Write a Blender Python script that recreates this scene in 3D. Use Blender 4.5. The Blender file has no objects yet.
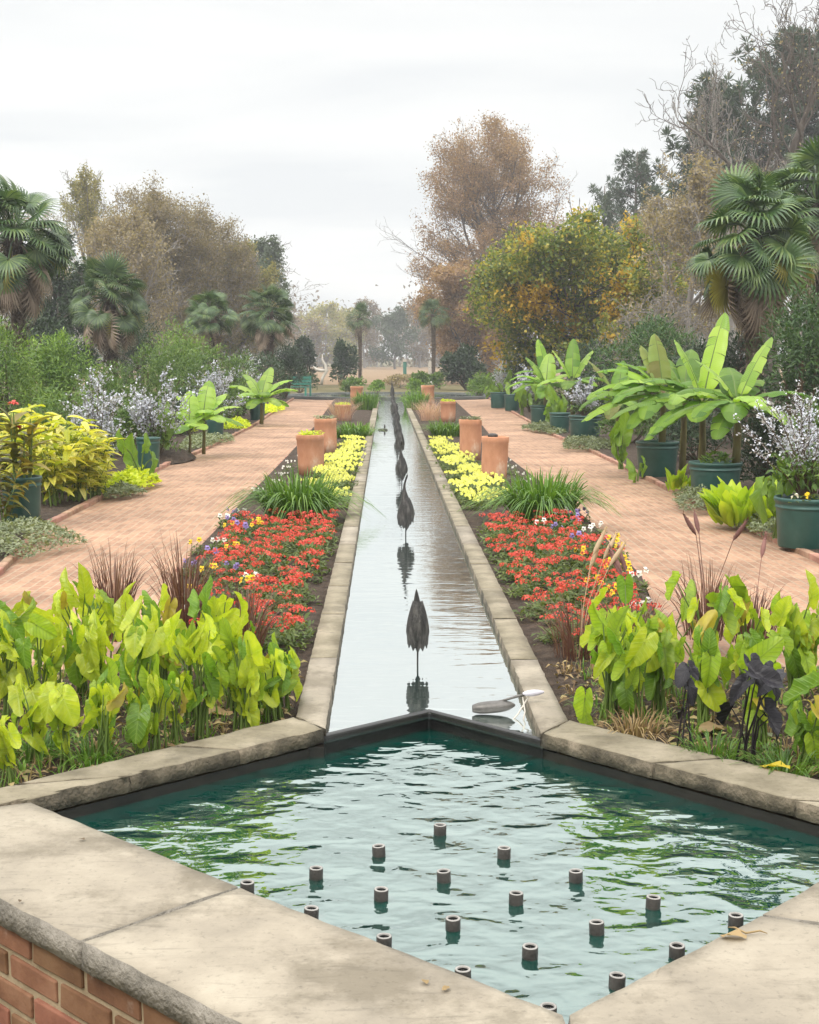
import bpy, bmesh, math, random
import numpy as np
from mathutils import Vector, Matrix, noise as mnoise

random.seed(7)
RNG = np.random.default_rng(11)
R = math.radians
SC = bpy.context.scene
COL = SC.collection

# ---------------------------------------------------------------- survey helpers
FPX, HZ, CAMH, CAMX = 1400., 358., 1.2, -.15
PITCH = math.atan((512 - HZ) / FPX)
SP, CP = math.sin(PITCH), math.cos(PITCH)
YAW = math.atan(-23.5 / FPX / CP)
def P(px, py, z=-.1):
    """plan position of a ground point measured off the photograph"""
    v = (py - 512) / FPX; u = (px - 409.5) / FPX
    t = (CAMH - z) / (SP + v * CP)
    X = u * t; Y = (CP - v * SP) * t
    c, s = math.cos(YAW), math.sin(YAW)
    return (CAMX + X * c - Y * s, X * s + Y * c)
def XX(px, Y): return (px - 386) * Y / FPX + CAMX
def ZZ(py, Y): return CAMH - (py - HZ) * Y / FPX

# ---------------------------------------------------------------- objects
def thing(name, label, cat, loc=(0, 0, 0), rz=0., group=None):
    o = bpy.data.objects.new(name, None); COL.objects.link(o)
    o.empty_display_size = .1
    o.location = loc; o.rotation_euler = (0, 0, rz)
    o['label'] = label; o['category'] = cat
    if group: o['group'] = group
    return o
def tag(o, label, cat, group=None):
    o['label'] = label; o['category'] = cat
    if group: o['group'] = group
    return o
def struct(o, kind='structure', label=None, cat=None):
    o['kind'] = kind
    if label: o['label'] = label
    if cat: o['category'] = cat
    return o
def kids(o): return [c for c in COL.objects if c.parent == o]
CH = {}
def dup(root, loc, rz=0., sc=1., label=None, group=None):
    """copy a thing with its parts and sub-parts"""
    def cp(o, par):
        c = o.copy(); COL.objects.link(c)
        if par is not None: c.parent = par
        CH.setdefault(c.name, [])
        if par is not None: CH.setdefault(par.name, []).append(c)
        for k in CH.get(o.name, []): cp(k, c)
        return c
    r = cp(root, None)
    r.location = loc; r.rotation_euler = (0, 0, rz); r.scale = (sc, sc, sc)
    if label: r['label'] = label
    if group: r['group'] = group
    return r

class MB:
    """collects vertices and faces, then builds ONE mesh object"""
    def __init__(s): s.v = []; s.f = []; s.uv = []; s.m = []; s.n = 0
    def add(s, V, F, UV=None, m=0):
        V = np.asarray(V, float).reshape(-1, 3); F = np.asarray(F, int)
        s.v.append(V); s.f.append(F + s.n); s.m.append(np.full(len(F), m))
        if UV is None: UV = np.zeros((len(V), 2))
        s.uv.append(np.asarray(UV, float)); s.n += len(V)
    def mesh(s, name, mats, smooth=True):
        me = bpy.data.meshes.new(name)
        if not isinstance(mats, (list, tuple)): mats = [mats]
        for m in mats: me.materials.append(m)
        V = np.concatenate(s.v); UV = np.concatenate(s.uv)
        loops = np.concatenate([f.ravel() for f in s.f])
        tot = np.concatenate([np.full(len(f), f.shape[1]) for f in s.f])
        start = np.concatenate([[0], np.cumsum(tot)[:-1]])
        me.vertices.add(len(V)); me.vertices.foreach_set('co', V.ravel().astype(np.float32))
        me.loops.add(len(loops)); me.loops.foreach_set('vertex_index', loops.astype(np.int32))
        me.polygons.add(len(tot)); me.polygons.foreach_set('loop_start', start.astype(np.int32))
        me.polygons.foreach_set('material_index', np.concatenate(s.m).astype(np.int32))
        me.polygons.foreach_set('use_smooth', np.full(len(tot), smooth))
        uvl = me.uv_layers.new(name='UVMap')
        uvl.data.foreach_set('uv', UV[loops].ravel().astype(np.float32))
        me.update(calc_edges=True); me.validate()
        return me
    def build(s, name, mats, parent=None, smooth=True):
        return link(name, s.mesh(name, mats, smooth), parent)
def link(name, me, parent=None, mat4=None):
    o = bpy.data.objects.new(name, me); COL.objects.link(o)
    CH.setdefault(o.name, [])
    if parent is not None:
        o.parent = parent; CH.setdefault(parent.name, []).append(o)
    if mat4 is not None: o.matrix_local = mat4
    return o

def nrm(a):
    a = np.asarray(a, float); return a / (np.linalg.norm(a, axis=-1, keepdims=True) + 1e-9)
def tube(pts, rad, n=6, cap=True):
    pts = np.asarray(pts, float); k = len(pts)
    rad = np.full(k, rad) if np.isscalar(rad) else np.asarray(rad, float)
    T = np.gradient(pts, axis=0); T = nrm(T)
    ref = np.array([0, 0, 1.]) if abs(T[:, 2].mean()) < .8 else np.array([1., 0, 0])
    A = nrm(np.cross(T, ref)); B = np.cross(T, A)
    a = np.linspace(0, 2 * math.pi, n, endpoint=False)
    V = pts[:, None] + rad[:, None, None] * (A[:, None] * np.cos(a)[None, :, None] + B[:, None] * np.sin(a)[None, :, None])
    V = V.reshape(-1, 3); F = []
    i, j = np.meshgrid(np.arange(k - 1), np.arange(n), indexing='ij')
    j2 = (j + 1) % n
    F = np.stack([i * n + j, i * n + j2, (i + 1) * n + j2, (i + 1) * n + j], -1).reshape(-1, 4)
    L = np.concatenate([[0], np.cumsum(np.linalg.norm(np.diff(pts, axis=0), axis=1))])
    UV = np.stack([np.tile(a / 6.283, k), np.repeat(L, n)], -1)
    if cap and n > 3:
        V = np.concatenate([V, pts[:1], pts[-1:]]); UV = np.concatenate([UV, [[0, 0], [0, 1]]])
        c0, c1 = k * n, k * n + 1
        q = np.arange(n); q2 = (q + 1) % n
        F2 = np.concatenate([np.stack([q2, q, np.full(n, c0), np.full(n, c0)], -1), np.stack([(k-1)*n+q, (k-1)*n+q2, np.full(n, c1), np.full(n, c1)], -1)])
        return V, F, UV, F2[:, :3]
    return V, F, UV, None
def add_tube(mb, pts, rad, n=6, m=0, cap=True):
    V, F, UV, F2 = tube(pts, rad, n, cap)
    base = mb.n; mb.add(V, F, UV, m)
    if F2 is not None:
        mb.f.append(F2 + base); mb.m.append(np.full(len(F2), m))
def lathe(prof, n=40):
    prof = np.asarray(prof, float); k = len(prof)
    a = np.linspace(0, 2 * math.pi, n, endpoint=False)
    V = np.stack([prof[:, :1] * np.cos(a), prof[:, :1] * np.sin(a), np.repeat(prof[:, 1:], n, 1)], -1).reshape(-1, 3)
    i, j = np.meshgrid(np.arange(k - 1), np.arange(n), indexing='ij'); j2 = (j + 1) % n
    F = np.stack([i * n + j, i * n + j2, (i + 1) * n + j2, (i + 1) * n + j], -1).reshape(-1, 4)
    return V, F
def box(c, s, rz=0.):
    x, y, z = np.array(s) / 2
    V = np.array([[-x,-y,-z],[x,-y,-z],[x,y,-z],[-x,y,-z],[-x,-y,z],[x,-y,z],[x,y,z],[-x,y,z]])
    ca, sa = math.cos(rz), math.sin(rz)
    V = np.stack([V[:,0]*ca - V[:,1]*sa, V[:,0]*sa + V[:,1]*ca, V[:,2]], -1) + np.array(c)
    return V, [[3,2,1,0],[4,5,6,7],[0,1,5,4],[1,2,6,5],[2,3,7,6],[3,0,4,7]]

# ---------------------------------------------------------------- materials
MATS = {}
def nmat(name):
    m = bpy.data.materials.new(name); m.use_nodes = True
    nt = m.node_tree; nt.nodes.clear()
    out = nt.nodes.new('ShaderNodeOutputMaterial')
    MATS[name] = m
    return m, nt, out
def N(nt, t, **kw):
    n = nt.nodes.new(t)
    for k, v in kw.items():
        if k.startswith('i_'):
            n.inputs[k[2:].replace('_', ' ')].default_value = v
        else: setattr(n, k, v)
    return n
def ramp(nt, cols, pos=None, interp='LINEAR'):
    r = nt.nodes.new('ShaderNodeValToRGB'); r.color_ramp.interpolation = interp
    n = len(cols); pos = pos or [i / max(1, n - 1) for i in range(n)]
    el = r.color_ramp.elements
    while len(el) < n: el.new(.5)
    for e, c, p in zip(el, cols, pos): e.position = p; e.color = (*c, 1) if len(c) == 3 else c
    return r
def L(nt, a, b): nt.links.new(a, b)

def leafmat(name, cols, trans=.35, rough=.5, vein=None, objvar=.3, pos=None, noise_scale=2.5, vamt=.35, spec=.4, stripes=0):
    m, nt, out = nmat(name)
    g = N(nt, 'ShaderNodeNewGeometry'); tc = N(nt, 'ShaderNodeTexCoord')
    nz = N(nt, 'ShaderNodeTexNoise', i_Scale=noise_scale, i_Detail=2.)
    L(nt, tc.outputs['Object'], nz.inputs['Vector'])
    mx = N(nt, 'ShaderNodeMath', operation='MULTIPLY_ADD'); mx.inputs[1].default_value = .75
    sb = N(nt, 'ShaderNodeMath', operation='MULTIPLY_ADD'); sb.inputs[1].default_value = .9; sb.inputs[2].default_value = -.33
    L(nt, nz.outputs['Fac'], sb.inputs[0]); L(nt, g.outputs['Random Per Island'], mx.inputs[0]); L(nt, sb.outputs[0], mx.inputs[2])
    r = ramp(nt, cols, pos); L(nt, mx.outputs[0], r.inputs[0])
    col = r.outputs[0]
    oi = N(nt, 'ShaderNodeObjectInfo')
    hv = N(nt, 'ShaderNodeHueSaturation')
    vv = N(nt, 'ShaderNodeMath', operation='MULTIPLY_ADD'); vv.inputs[1].default_value = objvar; vv.inputs[2].default_value = 1 - objvar / 2
    L(nt, oi.outputs['Random'], vv.inputs[0]); L(nt, vv.outputs[0], hv.inputs['Value']); L(nt, col, hv.inputs['Color'])
    col = hv.outputs[0]
    bumpsrc = None
    if vein:
        uv = N(nt, 'ShaderNodeUVMap'); sx = N(nt, 'ShaderNodeSeparateXYZ'); L(nt, uv.outputs[0], sx.inputs[0])
        ab = N(nt, 'ShaderNodeMath', operation='ABSOLUTE'); L(nt, sx.outputs[0], ab.inputs[0])
        k = N(nt, 'ShaderNodeMath', operation='MULTIPLY_ADD'); k.inputs[1].default_value = -vein.get('slant', .6)
        L(nt, ab.outputs[0], k.inputs[0]); L(nt, sx.outputs[1], k.inputs[2])
        w = N(nt, 'ShaderNodeMath', operation='MULTIPLY'); w.inputs[1].default_value = vein['freq']; L(nt, k.outputs[0], w.inputs[0])
        fr = N(nt, 'ShaderNodeMath', operation='PINGPONG'); fr.inputs[1].default_value = .5; L(nt, w.outputs[0], fr.inputs[0])
        lo = N(nt, 'ShaderNodeMapRange', i_From_Min=0., i_From_Max=vein.get('w', .12), i_To_Min=1., i_To_Max=0.); L(nt, fr.outputs[0], lo.inputs[0])
        mi = N(nt, 'ShaderNodeMapRange', i_From_Min=0.01, i_From_Max=vein.get('mid', .035), i_To_Min=1., i_To_Max=0.); L(nt, ab.outputs[0], mi.inputs[0])
        mm = N(nt, 'ShaderNodeMath', operation='MAXIMUM'); L(nt, lo.outputs[0], mm.inputs[0]); L(nt, mi.outputs[0], mm.inputs[1])
        ms = N(nt, 'ShaderNodeMath', operation='MULTIPLY'); ms.inputs[1].default_value = vein.get('amt', .5); L(nt, mm.outputs[0], ms.inputs[0])
        mixc = N(nt, 'ShaderNodeMixRGB'); mixc.inputs[2].default_value = (*vein['col'], 1)
        L(nt, ms.outputs[0], mixc.inputs[0]); L(nt, col, mixc.inputs[1]); col = mixc.outputs[0]
        bumpsrc = mm.outputs[0]
    p = N(nt, 'ShaderNodeBsdfPrincipled', i_Roughness=rough); p.inputs['Specular IOR Level'].default_value = spec
    L(nt, col, p.inputs['Base Color'])
    if bumpsrc is not None:
        b = N(nt, 'ShaderNodeBump', i_Strength=.35, i_Distance=.004); L(nt, bumpsrc, b.inputs['Height']); L(nt, b.outputs[0], p.inputs['Normal'])
    if trans > 0:
        t = N(nt, 'ShaderNodeBsdfTranslucent'); br = N(nt, 'ShaderNodeMixRGB', blend_type='MULTIPLY'); br.inputs[0].default_value = 1.
        br.inputs[2].default_value = (1.5, 1.5, .7, 1); L(nt, col, br.inputs[1]); L(nt, br.outputs[0], t.inputs['Color'])
        s = N(nt, 'ShaderNodeMixShader'); s.inputs[0].default_value = trans
        L(nt, p.outputs[0], s.inputs[1]); L(nt, t.outputs[0], s.inputs[2]); L(nt, s.outputs[0], out.inputs[0])
    else: L(nt, p.outputs[0], out.inputs[0])
    return m

def surf(name, cols, scale=4., rough=.8, bump=.3, dist=.01, detail=6., stretch=(1, 1, 1), pos=None, spec=.3, metal=0., fine=None, stain=None, grain=0, island=0.):
    """mottled surface: noise through a colour ramp, fine grain in the bump"""
    m, nt, out = nmat(name)
    tc = N(nt, 'ShaderNodeTexCoord'); mp = N(nt, 'ShaderNodeMapping'); mp.inputs['Scale'].default_value = stretch
    L(nt, tc.outputs['Object'], mp.inputs[0])
    nz = N(nt, 'ShaderNodeTexNoise', i_Scale=scale, i_Detail=detail, i_Roughness=.62); L(nt, mp.outputs[0], nz.inputs['Vector'])
    r = ramp(nt, cols, pos or [.28 + .44 * i / (len(cols) - 1) for i in range(len(cols))]); L(nt, nz.outputs['Fac'], r.inputs[0])
    col = r.outputs[0]
    if stain:
        n2 = N(nt, 'ShaderNodeTexNoise', i_Scale=stain[1], i_Detail=8., i_Roughness=.7); L(nt, mp.outputs[0], n2.inputs['Vector'])
        r2 = ramp(nt, [(0, 0, 0), (1, 1, 1)], [stain[2], stain[2] + .12]); L(nt, n2.outputs['Fac'], r2.inputs[0])
        mu = N(nt, 'ShaderNodeMath', operation='MULTIPLY'); mu.inputs[1].default_value = stain[3]; L(nt, r2.outputs[0], mu.inputs[0])
        mc = N(nt, 'ShaderNodeMixRGB'); mc.inputs[2].default_value = (*stain[0], 1); L(nt, mu.outputs[0], mc.inputs[0]); L(nt, col, mc.inputs[1]); col = mc.outputs[0]
    if grain:
        gn = N(nt, 'ShaderNodeTexNoise', i_Scale=grain, i_Detail=6., i_Roughness=.75); L(nt, mp.outputs[0], gn.inputs['Vector'])
        gr = ramp(nt, [(.55,)*3, (1,)*3, (1.0,)*3, (1.22,)*3], [.3, .45, .6, .75]); L(nt, gn.outputs['Fac'], gr.inputs[0])
        gm = N(nt, 'ShaderNodeMixRGB', blend_type='MULTIPLY'); gm.inputs[0].default_value = .8; L(nt, col, gm.inputs[1]); L(nt, gr.outputs[0], gm.inputs[2])
        st = N(nt, 'ShaderNodeMapping'); st.inputs['Rotation'].default_value = (0, 0, .5); st.inputs['Scale'].default_value = (1.2, 9., 4.); L(nt, tc.outputs['Object'], st.inputs[0])
        sn = N(nt, 'ShaderNodeTexNoise', i_Scale=2.4, i_Detail=7., i_Roughness=.7, i_Distortion=1.2); L(nt, st.outputs[0], sn.inputs['Vector'])
        sr = ramp(nt, [(.7,)*3, (1,)*3, (1,)*3, (1.15,)*3], [.32, .43, .58, .72]); L(nt, sn.outputs['Fac'], sr.inputs[0])
        g2 = N(nt, 'ShaderNodeMixRGB', blend_type='MULTIPLY'); g2.inputs[0].default_value = .75; L(nt, gm.outputs[0], g2.inputs[1]); L(nt, sr.outputs[0], g2.inputs[2]); col = g2.outputs[0]
    oi = N(nt, 'ShaderNodeObjectInfo'); hv = N(nt, 'ShaderNodeHueSaturation')
    vv = N(nt, 'ShaderNodeMath', operation='MULTIPLY_ADD'); vv.inputs[1].default_value = .16; vv.inputs[2].default_value = .92
    L(nt, oi.outputs['Random'], vv.inputs[0]); L(nt, vv.outputs[0], hv.inputs['Value']); L(nt, col, hv.inputs['Color'])
    if island:
        vv.inputs[1].default_value = island; vv.inputs[2].default_value = 1 - island / 2
        ge = N(nt, 'ShaderNodeNewGeometry'); L(nt, ge.outputs['Random Per Island'], vv.inputs[0])
        hh = N(nt, 'ShaderNodeMath', operation='MULTIPLY_ADD'); hh.inputs[1].default_value = -.03; hh.inputs[2].default_value = .515; L(nt, ge.outputs['Random Per Island'], hh.inputs[0]); L(nt, hh.outputs[0], hv.inputs['Hue'])
    p = N(nt, 'ShaderNodeBsdfPrincipled', i_Roughness=rough, i_Metallic=metal); p.inputs['Specular IOR Level'].default_value = spec
    L(nt, hv.outputs[0], p.inputs['Base Color'])
    nf = N(nt, 'ShaderNodeTexNoise', i_Scale=fine or scale * 9, i_Detail=5.); L(nt, mp.outputs[0], nf.inputs['Vector'])
    ad = N(nt, 'ShaderNodeMath', operation='ADD'); L(nt, nf.outputs['Fac'], ad.inputs[0]); L(nt, nz.outputs['Fac'], ad.inputs[1])
    b = N(nt, 'ShaderNodeBump', i_Strength=bump, i_Distance=dist); L(nt, ad.outputs[0], b.inputs['Height']); L(nt, b.outputs[0], p.inputs['Normal'])
    L(nt, p.outputs[0], out.inputs[0])
    return m

def brickmat(name, c1, c2, mortar, bw, bh, coord='UV', rot=0., mort=.012, bump=.5, soft=.1):
    m, nt, out = nmat(name)
    tc = N(nt, 'ShaderNodeTexCoord'); mp = N(nt, 'ShaderNodeMapping'); mp.inputs['Rotation'].default_value = (0, 0, rot)
    L(nt, tc.outputs[coord], mp.inputs[0])
    nzw = N(nt, 'ShaderNodeTexNoise', i_Scale=3., i_Detail=2.); L(nt, mp.outputs[0], nzw.inputs['Vector'])
    wm = N(nt, 'ShaderNodeVectorMath', operation='MULTIPLY_ADD'); wm.inputs[1].default_value = (.02, .02, 0)
    L(nt, nzw.outputs['Color'], wm.inputs[0]); L(nt, mp.outputs[0], wm.inputs[2])
    bt = N(nt, 'ShaderNodeTexBrick'); bt.offset = .5
    for k, v in (('Scale', 1.), ('Brick Width', bw), ('Row Height', bh), ('Mortar Size', mort), ('Mortar Smooth', soft), ('Bias', 0.)): bt.inputs[k].default_value = v
    bt.inputs['Color1'].default_value = (*c1, 1); bt.inputs['Color2'].default_value = (*c2, 1); bt.inputs['Mortar'].default_value = (*mortar, 1)
    L(nt, wm.outputs[0], bt.inputs['Vector'])
    nz = N(nt, 'ShaderNodeTexNoise', i_Scale=1.1, i_Detail=8., i_Roughness=.65); L(nt, tc.outputs[coord], nz.inputs['Vector'])
    hv = N(nt, 'ShaderNodeHueSaturation'); mr = N(nt, 'ShaderNodeMapRange', i_From_Min=.3, i_From_Max=.7, i_To_Min=.62, i_To_Max=1.25)
    L(nt, nz.outputs['Fac'], mr.inputs[0]); L(nt, mr.outputs[0], hv.inputs['Value']); L(nt, bt.outputs['Color'], hv.inputs['Color'])
    ng = N(nt, 'ShaderNodeTexNoise', i_Scale=40., i_Detail=4.); L(nt, tc.outputs[coord], ng.inputs['Vector'])
    mg = N(nt, 'ShaderNodeMapRange', i_From_Min=.3, i_From_Max=.7, i_To_Min=.8, i_To_Max=1.15); L(nt, ng.outputs['Fac'], mg.inputs[0])
    hv2 = N(nt, 'ShaderNodeHueSaturation'); L(nt, mg.outputs[0], hv2.inputs['Value']); L(nt, hv.outputs[0], hv2.inputs['Color'])
    p = N(nt, 'ShaderNodeBsdfPrincipled', i_Roughness=.85); p.inputs['Specular IOR Level'].default_value = .25
    L(nt, hv2.outputs[0], p.inputs['Base Color'])
    ad = N(nt, 'ShaderNodeMath', operation='MULTIPLY_ADD'); ad.inputs[1].default_value = -1.; L(nt, bt.outputs['Fac'], ad.inputs[0]); L(nt, ng.outputs['Fac'], ad.inputs[2])
    b = N(nt, 'ShaderNodeBump', i_Strength=bump, i_Distance=.006); L(nt, ad.outputs[0], b.inputs['Height']); L(nt, b.outputs[0], p.inputs['Normal'])
    L(nt, p.outputs[0], out.inputs[0])
    return m

def watermat(name, deep, scale, stretch, strength, dist, ior, fine=.3, rough=.015, power=1.6, tint=(.96, 1., .985)):
    m, nt, out = nmat(name)
    tc = N(nt, 'ShaderNodeTexCoord'); mp = N(nt, 'ShaderNodeMapping'); mp.inputs['Scale'].default_value = stretch
    L(nt, tc.outputs['Object'], mp.inputs[0])
    n1 = N(nt, 'ShaderNodeTexNoise', i_Scale=scale, i_Detail=1.5, i_Roughness=.45, i_Distortion=.6); L(nt, mp.outputs[0], n1.inputs['Vector'])
    n2 = N(nt, 'ShaderNodeTexNoise', i_Scale=scale * 3.1, i_Detail=1.5, i_Distortion=.3); L(nt, mp.outputs[0], n2.inputs['Vector'])
    ad = N(nt, 'ShaderNodeMath', operation='MULTIPLY_ADD'); ad.inputs[1].default_value = fine; L(nt, n2.outputs['Fac'], ad.inputs[0]); L(nt, n1.outputs['Fac'], ad.inputs[2])
    b = N(nt, 'ShaderNodeBump', i_Strength=strength, i_Distance=dist); L(nt, ad.outputs[0], b.inputs['Height'])
    d = N(nt, 'ShaderNodeBsdfDiffuse'); d.inputs['Color'].default_value = (*deep, 1)
    gl = N(nt, 'ShaderNodeBsdfGlossy', i_Roughness=rough); gl.inputs['Color'].default_value = (*tint, 1)
    lw = N(nt, 'ShaderNodeLayerWeight', i_Blend=.5); ms = N(nt, 'ShaderNodeMixShader')      # Schlick-like reflectance with a raised base
    pw = N(nt, 'ShaderNodeMath', operation='POWER'); pw.inputs[1].default_value = power
    fr = N(nt, 'ShaderNodeMath', operation='MULTIPLY_ADD'); fr.inputs[1].default_value = 1 - ior; fr.inputs[2].default_value = ior
    L(nt, lw.outputs['Facing'], pw.inputs[0]); L(nt, pw.outputs[0], fr.inputs[0])
    L(nt, b.outputs[0], gl.inputs['Normal']); L(nt, b.outputs[0], lw.inputs['Normal']); L(nt, fr.outputs[0], ms.inputs[0])
    L(nt, d.outputs[0], ms.inputs[1]); L(nt, gl.outputs[0], ms.inputs[2]); L(nt, ms.outputs[0], out.inputs[0])
    return m

M_stone = surf('limestone', [(.185,.16,.125), (.27,.233,.18), (.35,.307,.24)], 3.2, .8, .45, .004, stain=((.12,.10,.07), 2.6, .49, .65), fine=60., grain=55.)
M_stone_old = surf('weathered_limestone', [(.12,.10,.065), (.21,.18,.125), (.31,.265,.195)], 5., .85, .5, .005, stain=((.10,.085,.06), 4., .52, .6), grain=60.)
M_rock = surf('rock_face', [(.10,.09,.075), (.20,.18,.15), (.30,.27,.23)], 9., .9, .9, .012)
M_wet_shaded_rock = surf('damp_shaded_rock_face', [(.035,.028,.018), (.11,.09,.06), (.26,.21,.15)], 10., .75, .9, .012, stain=((.02,.018,.012), 3., .5, .7))  # damp stone, with the shade on these coping faces darkened into the colour
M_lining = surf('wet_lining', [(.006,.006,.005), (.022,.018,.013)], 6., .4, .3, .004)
M_weir = surf('dark_weir_stone', [(.006,.006,.006), (.02,.019,.018)], 8., .3, .3, .004)
M_brick = surf('brick', [(.105,.045,.024), (.19,.088,.048), (.26,.14,.082)], 7., .85, .5, .004, stain=((.42,.34,.28), 5., .62, .6), island=.55)
M_kerbbrick = surf('kerb_bricks', [(.20,.10,.065), (.32,.18,.12), (.40,.25,.17)], 5., .85, .4, .004, stain=((.12,.09,.06), 3., .55, .5), island=.4)
M_mortar = surf('mortar', [(.22,.165,.10), (.36,.28,.18)], 14., .9, .5, .004)
M_path = brickmat('path_brick', (.385,.228,.145), (.275,.157,.10), (.335,.245,.168), .17, .062, 'Object', math.pi / 2, .006, .4)
M_kerb = brickmat('kerb_brick', (.30,.145,.095), (.24,.11,.075), (.25,.18,.13), .1, .2, 'Object', 0., .008, .4)
M_soil = surf('soil', [(.028,.019,.012), (.065,.044,.03), (.11,.078,.053)], 16., .95, 1., .03, fine=90.)
M_lawn = surf('ground', [(.06,.06,.022), (.12,.10,.04), (.19,.14,.07)], .6, .95, .6, .03, fine=30.)
M_field = surf('dry_field', [(.15,.10,.055), (.22,.145,.08), (.28,.19,.11)], .12, .95, .4, .05, stretch=(1, 3, 1), fine=6.)
M_water_ch = watermat('channel_water', (.012,.05,.045), 3.0, (1.0, 2.6, 1), .28, .007, .62, .35)
M_water_ba = watermat('basin_water', (.001,.038,.029), 5.8, (1., 1.3, 1), 1., .019, .04, .25, power=1.95, tint=(.92, 1., .97))
M_bronze = surf('dark_bronze', [(.018,.017,.017), (.05,.048,.046), (.15,.14,.13)], 26., .45, .9, .012, metal=.35, stretch=(1.6, 1.6, .3))
M_greymetal = surf('grey_metal', [(.07,.065,.06), (.16,.15,.14)], 20., .4, .3, .003, metal=.4)
M_pale = surf('pale_ceramic', [(.38,.36,.41), (.52,.50,.55)], 14., .5, .2, .002)
M_pipe = surf('pipe_plastic', [(.028,.024,.022), (.07,.06,.053)], 20., .5, .4, .003)
M_rim = surf('pipe_rim', [(.2,.19,.175), (.34,.32,.3)], 30., .45, .3, .002)
M_hole = surf('pipe_bore', [(.006,.006,.006), (.012,.012,.012)], 20., .7)
M_pot = surf('green_plastic', [(.012,.05,.04), (.018,.068,.055), (.028,.085,.07)], 6., .42, .15, .002, spec=.5, stain=((.09,.10,.075), 5., .56, .55))
M_terra = surf('terracotta', [(.36,.16,.085), (.48,.23,.13), (.56,.31,.19)], 5., .85, .4, .004, stretch=(1, 1, .5), stain=((.62,.47,.36), 5., .54, .7))
M_bark = surf('bark', [(.06,.048,.038), (.14,.115,.095), (.2,.175,.15)], 3., .9, .8, .04, stretch=(3, 3, .6))
M_bark_pale = surf('pale_bark', [(.15,.13,.115), (.27,.245,.22), (.35,.32,.29)], 2., .9, .6, .03, stretch=(3, 3, .6))
M_palmtrunk = surf('palm_fibre', [(.04,.028,.018), (.11,.08,.055), (.19,.15,.11)], 9., .95, 1., .04, stretch=(1, 1, 2.2))
M_stem = surf('green_stem', [(.08,.13,.025), (.14,.2,.04)], 8., .6, .2, .003)
M_stem_brown = surf('brown_stem', [(.06,.04,.022), (.12,.085,.05)], 8., .8, .3, .003)
M_stem_black = surf('black_stem', [(.012,.009,.011), (.03,.022,.026)], 8., .5, .2, .003)
M_banana_stem = surf('banana_stem', [(.08,.05,.025), (.16,.14,.05), (.22,.2,.08)], 6., .7, .4, .006, stretch=(2, 2, .4))
M_teal = surf('teal_paint', [(.03,.15,.11), (.05,.2,.15)], 4., .5, .1, .002)
M_driftwood = surf('driftwood', [(.42,.38,.33), (.58,.54,.48)], 6., .85, .5, .01)
M_ring = surf('slate', [(.05,.055,.05), (.11,.11,.1)], 3., .7, .4, .01)

M_ear = leafmat('lime_leaf', [(.10,.19,.012), (.28,.38,.022), (.46,.52,.035), (.6,.61,.07)], .42, .34, dict(col=(.42,.50,.10), freq=7., slant=.55, w=.16, mid=.05, amt=.45), .35)
M_ear3 = leafmat('mid_green_leaf', [(.05,.11,.012), (.12,.23,.02), (.22,.34,.03)], .42, .38, dict(col=(.28,.40,.08), freq=7., slant=.55, w=.16, mid=.05, amt=.4), .35)
M_ear2 = leafmat('lime_leaf_dark_vein', [(.11,.20,.012), (.23,.34,.022), (.37,.46,.035)], .42, .42, dict(col=(.12,.18,.02), freq=7., slant=.55, w=.13, mid=.05, amt=.5), .35)
M_ear_black = leafmat('black_leaf', [(.007,.006,.008), (.016,.014,.018)], 0., .5, dict(col=(.025,.022,.03), freq=7., slant=.55, w=.12, mid=.04, amt=.5), .2, spec=.35)
M_taro = leafmat('green_taro_leaf', [(.05,.12,.014), (.13,.23,.02), (.24,.34,.03)], .4, .4, dict(col=(.22,.32,.08), freq=7., slant=.55, w=.12, mid=.05, amt=.4), .3)
M_banana = leafmat('banana_leaf', [(.06,.16,.018), (.15,.28,.03), (.28,.43,.05)], .45, .42, dict(col=(.26,.36,.08), freq=42., slant=.15, w=.2, mid=.045, amt=.35), .55, spec=.3)
M_banana_light = leafmat('young_banana_leaf', [(.16,.30,.03), (.28,.44,.05), (.38,.52,.08)], .45, .38, dict(col=(.38,.48,.12), freq=42., slant=.15, w=.2, mid=.045, amt=.4), .3, spec=.5)
M_banana_brown = leafmat('brown_banana_leaf', [(.17,.16,.035), (.2,.26,.05), (.2,.32,.06)], .35, .5, dict(col=(.3,.22,.1), freq=42., slant=.15, w=.2, mid=.045, amt=.35), .3)
M_dead = leafmat('dry_leaf', [(.13,.075,.03), (.28,.19,.09), (.45,.36,.2)], .2, .8, None, .3)
M_yellowleaf = leafmat('yellow_leaf', [(.5,.36,.02), (.62,.48,.04)], .3, .6)
M_ginger = leafmat('variegated_leaf', [(.13,.20,.012), (.42,.42,.03), (.62,.56,.10), (.70,.65,.24)], .4, .4, dict(col=(.15,.22,.02), freq=9., slant=1.2, w=.25, mid=.03, amt=.4), .3)
M_canna = leafmat('canna_leaf', [(.06,.07,.012), (.16,.15,.02), (.30,.2,.04)], .35, .4)
M_lime = leafmat('chartreuse_leaf', [(.32,.42,.015), (.5,.58,.025), (.64,.66,.05)], .4, .5)
M_grey = leafmat('grey_green_leaf', [(.08,.10,.05), (.17,.20,.105), (.30,.32,.2)], .25, .6)
M_silver = leafmat('silver_leaf', [(.32,.335,.40), (.50,.515,.59), (.68,.69,.74)], .1, .6)
M_strap = leafmat('strap_leaf', [(.045,.11,.015), (.10,.2,.024), (.2,.32,.045)], .3, .4)
M_red = leafmat('red_petal', [(.46,.035,.03), (.64,.075,.055), (.72,.14,.10)], .25, .6, objvar=.25)
M_bedleaf = leafmat('bedding_leaf', [(.045,.075,.02), (.10,.14,.035), (.18,.21,.07)], .3, .6)
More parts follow.
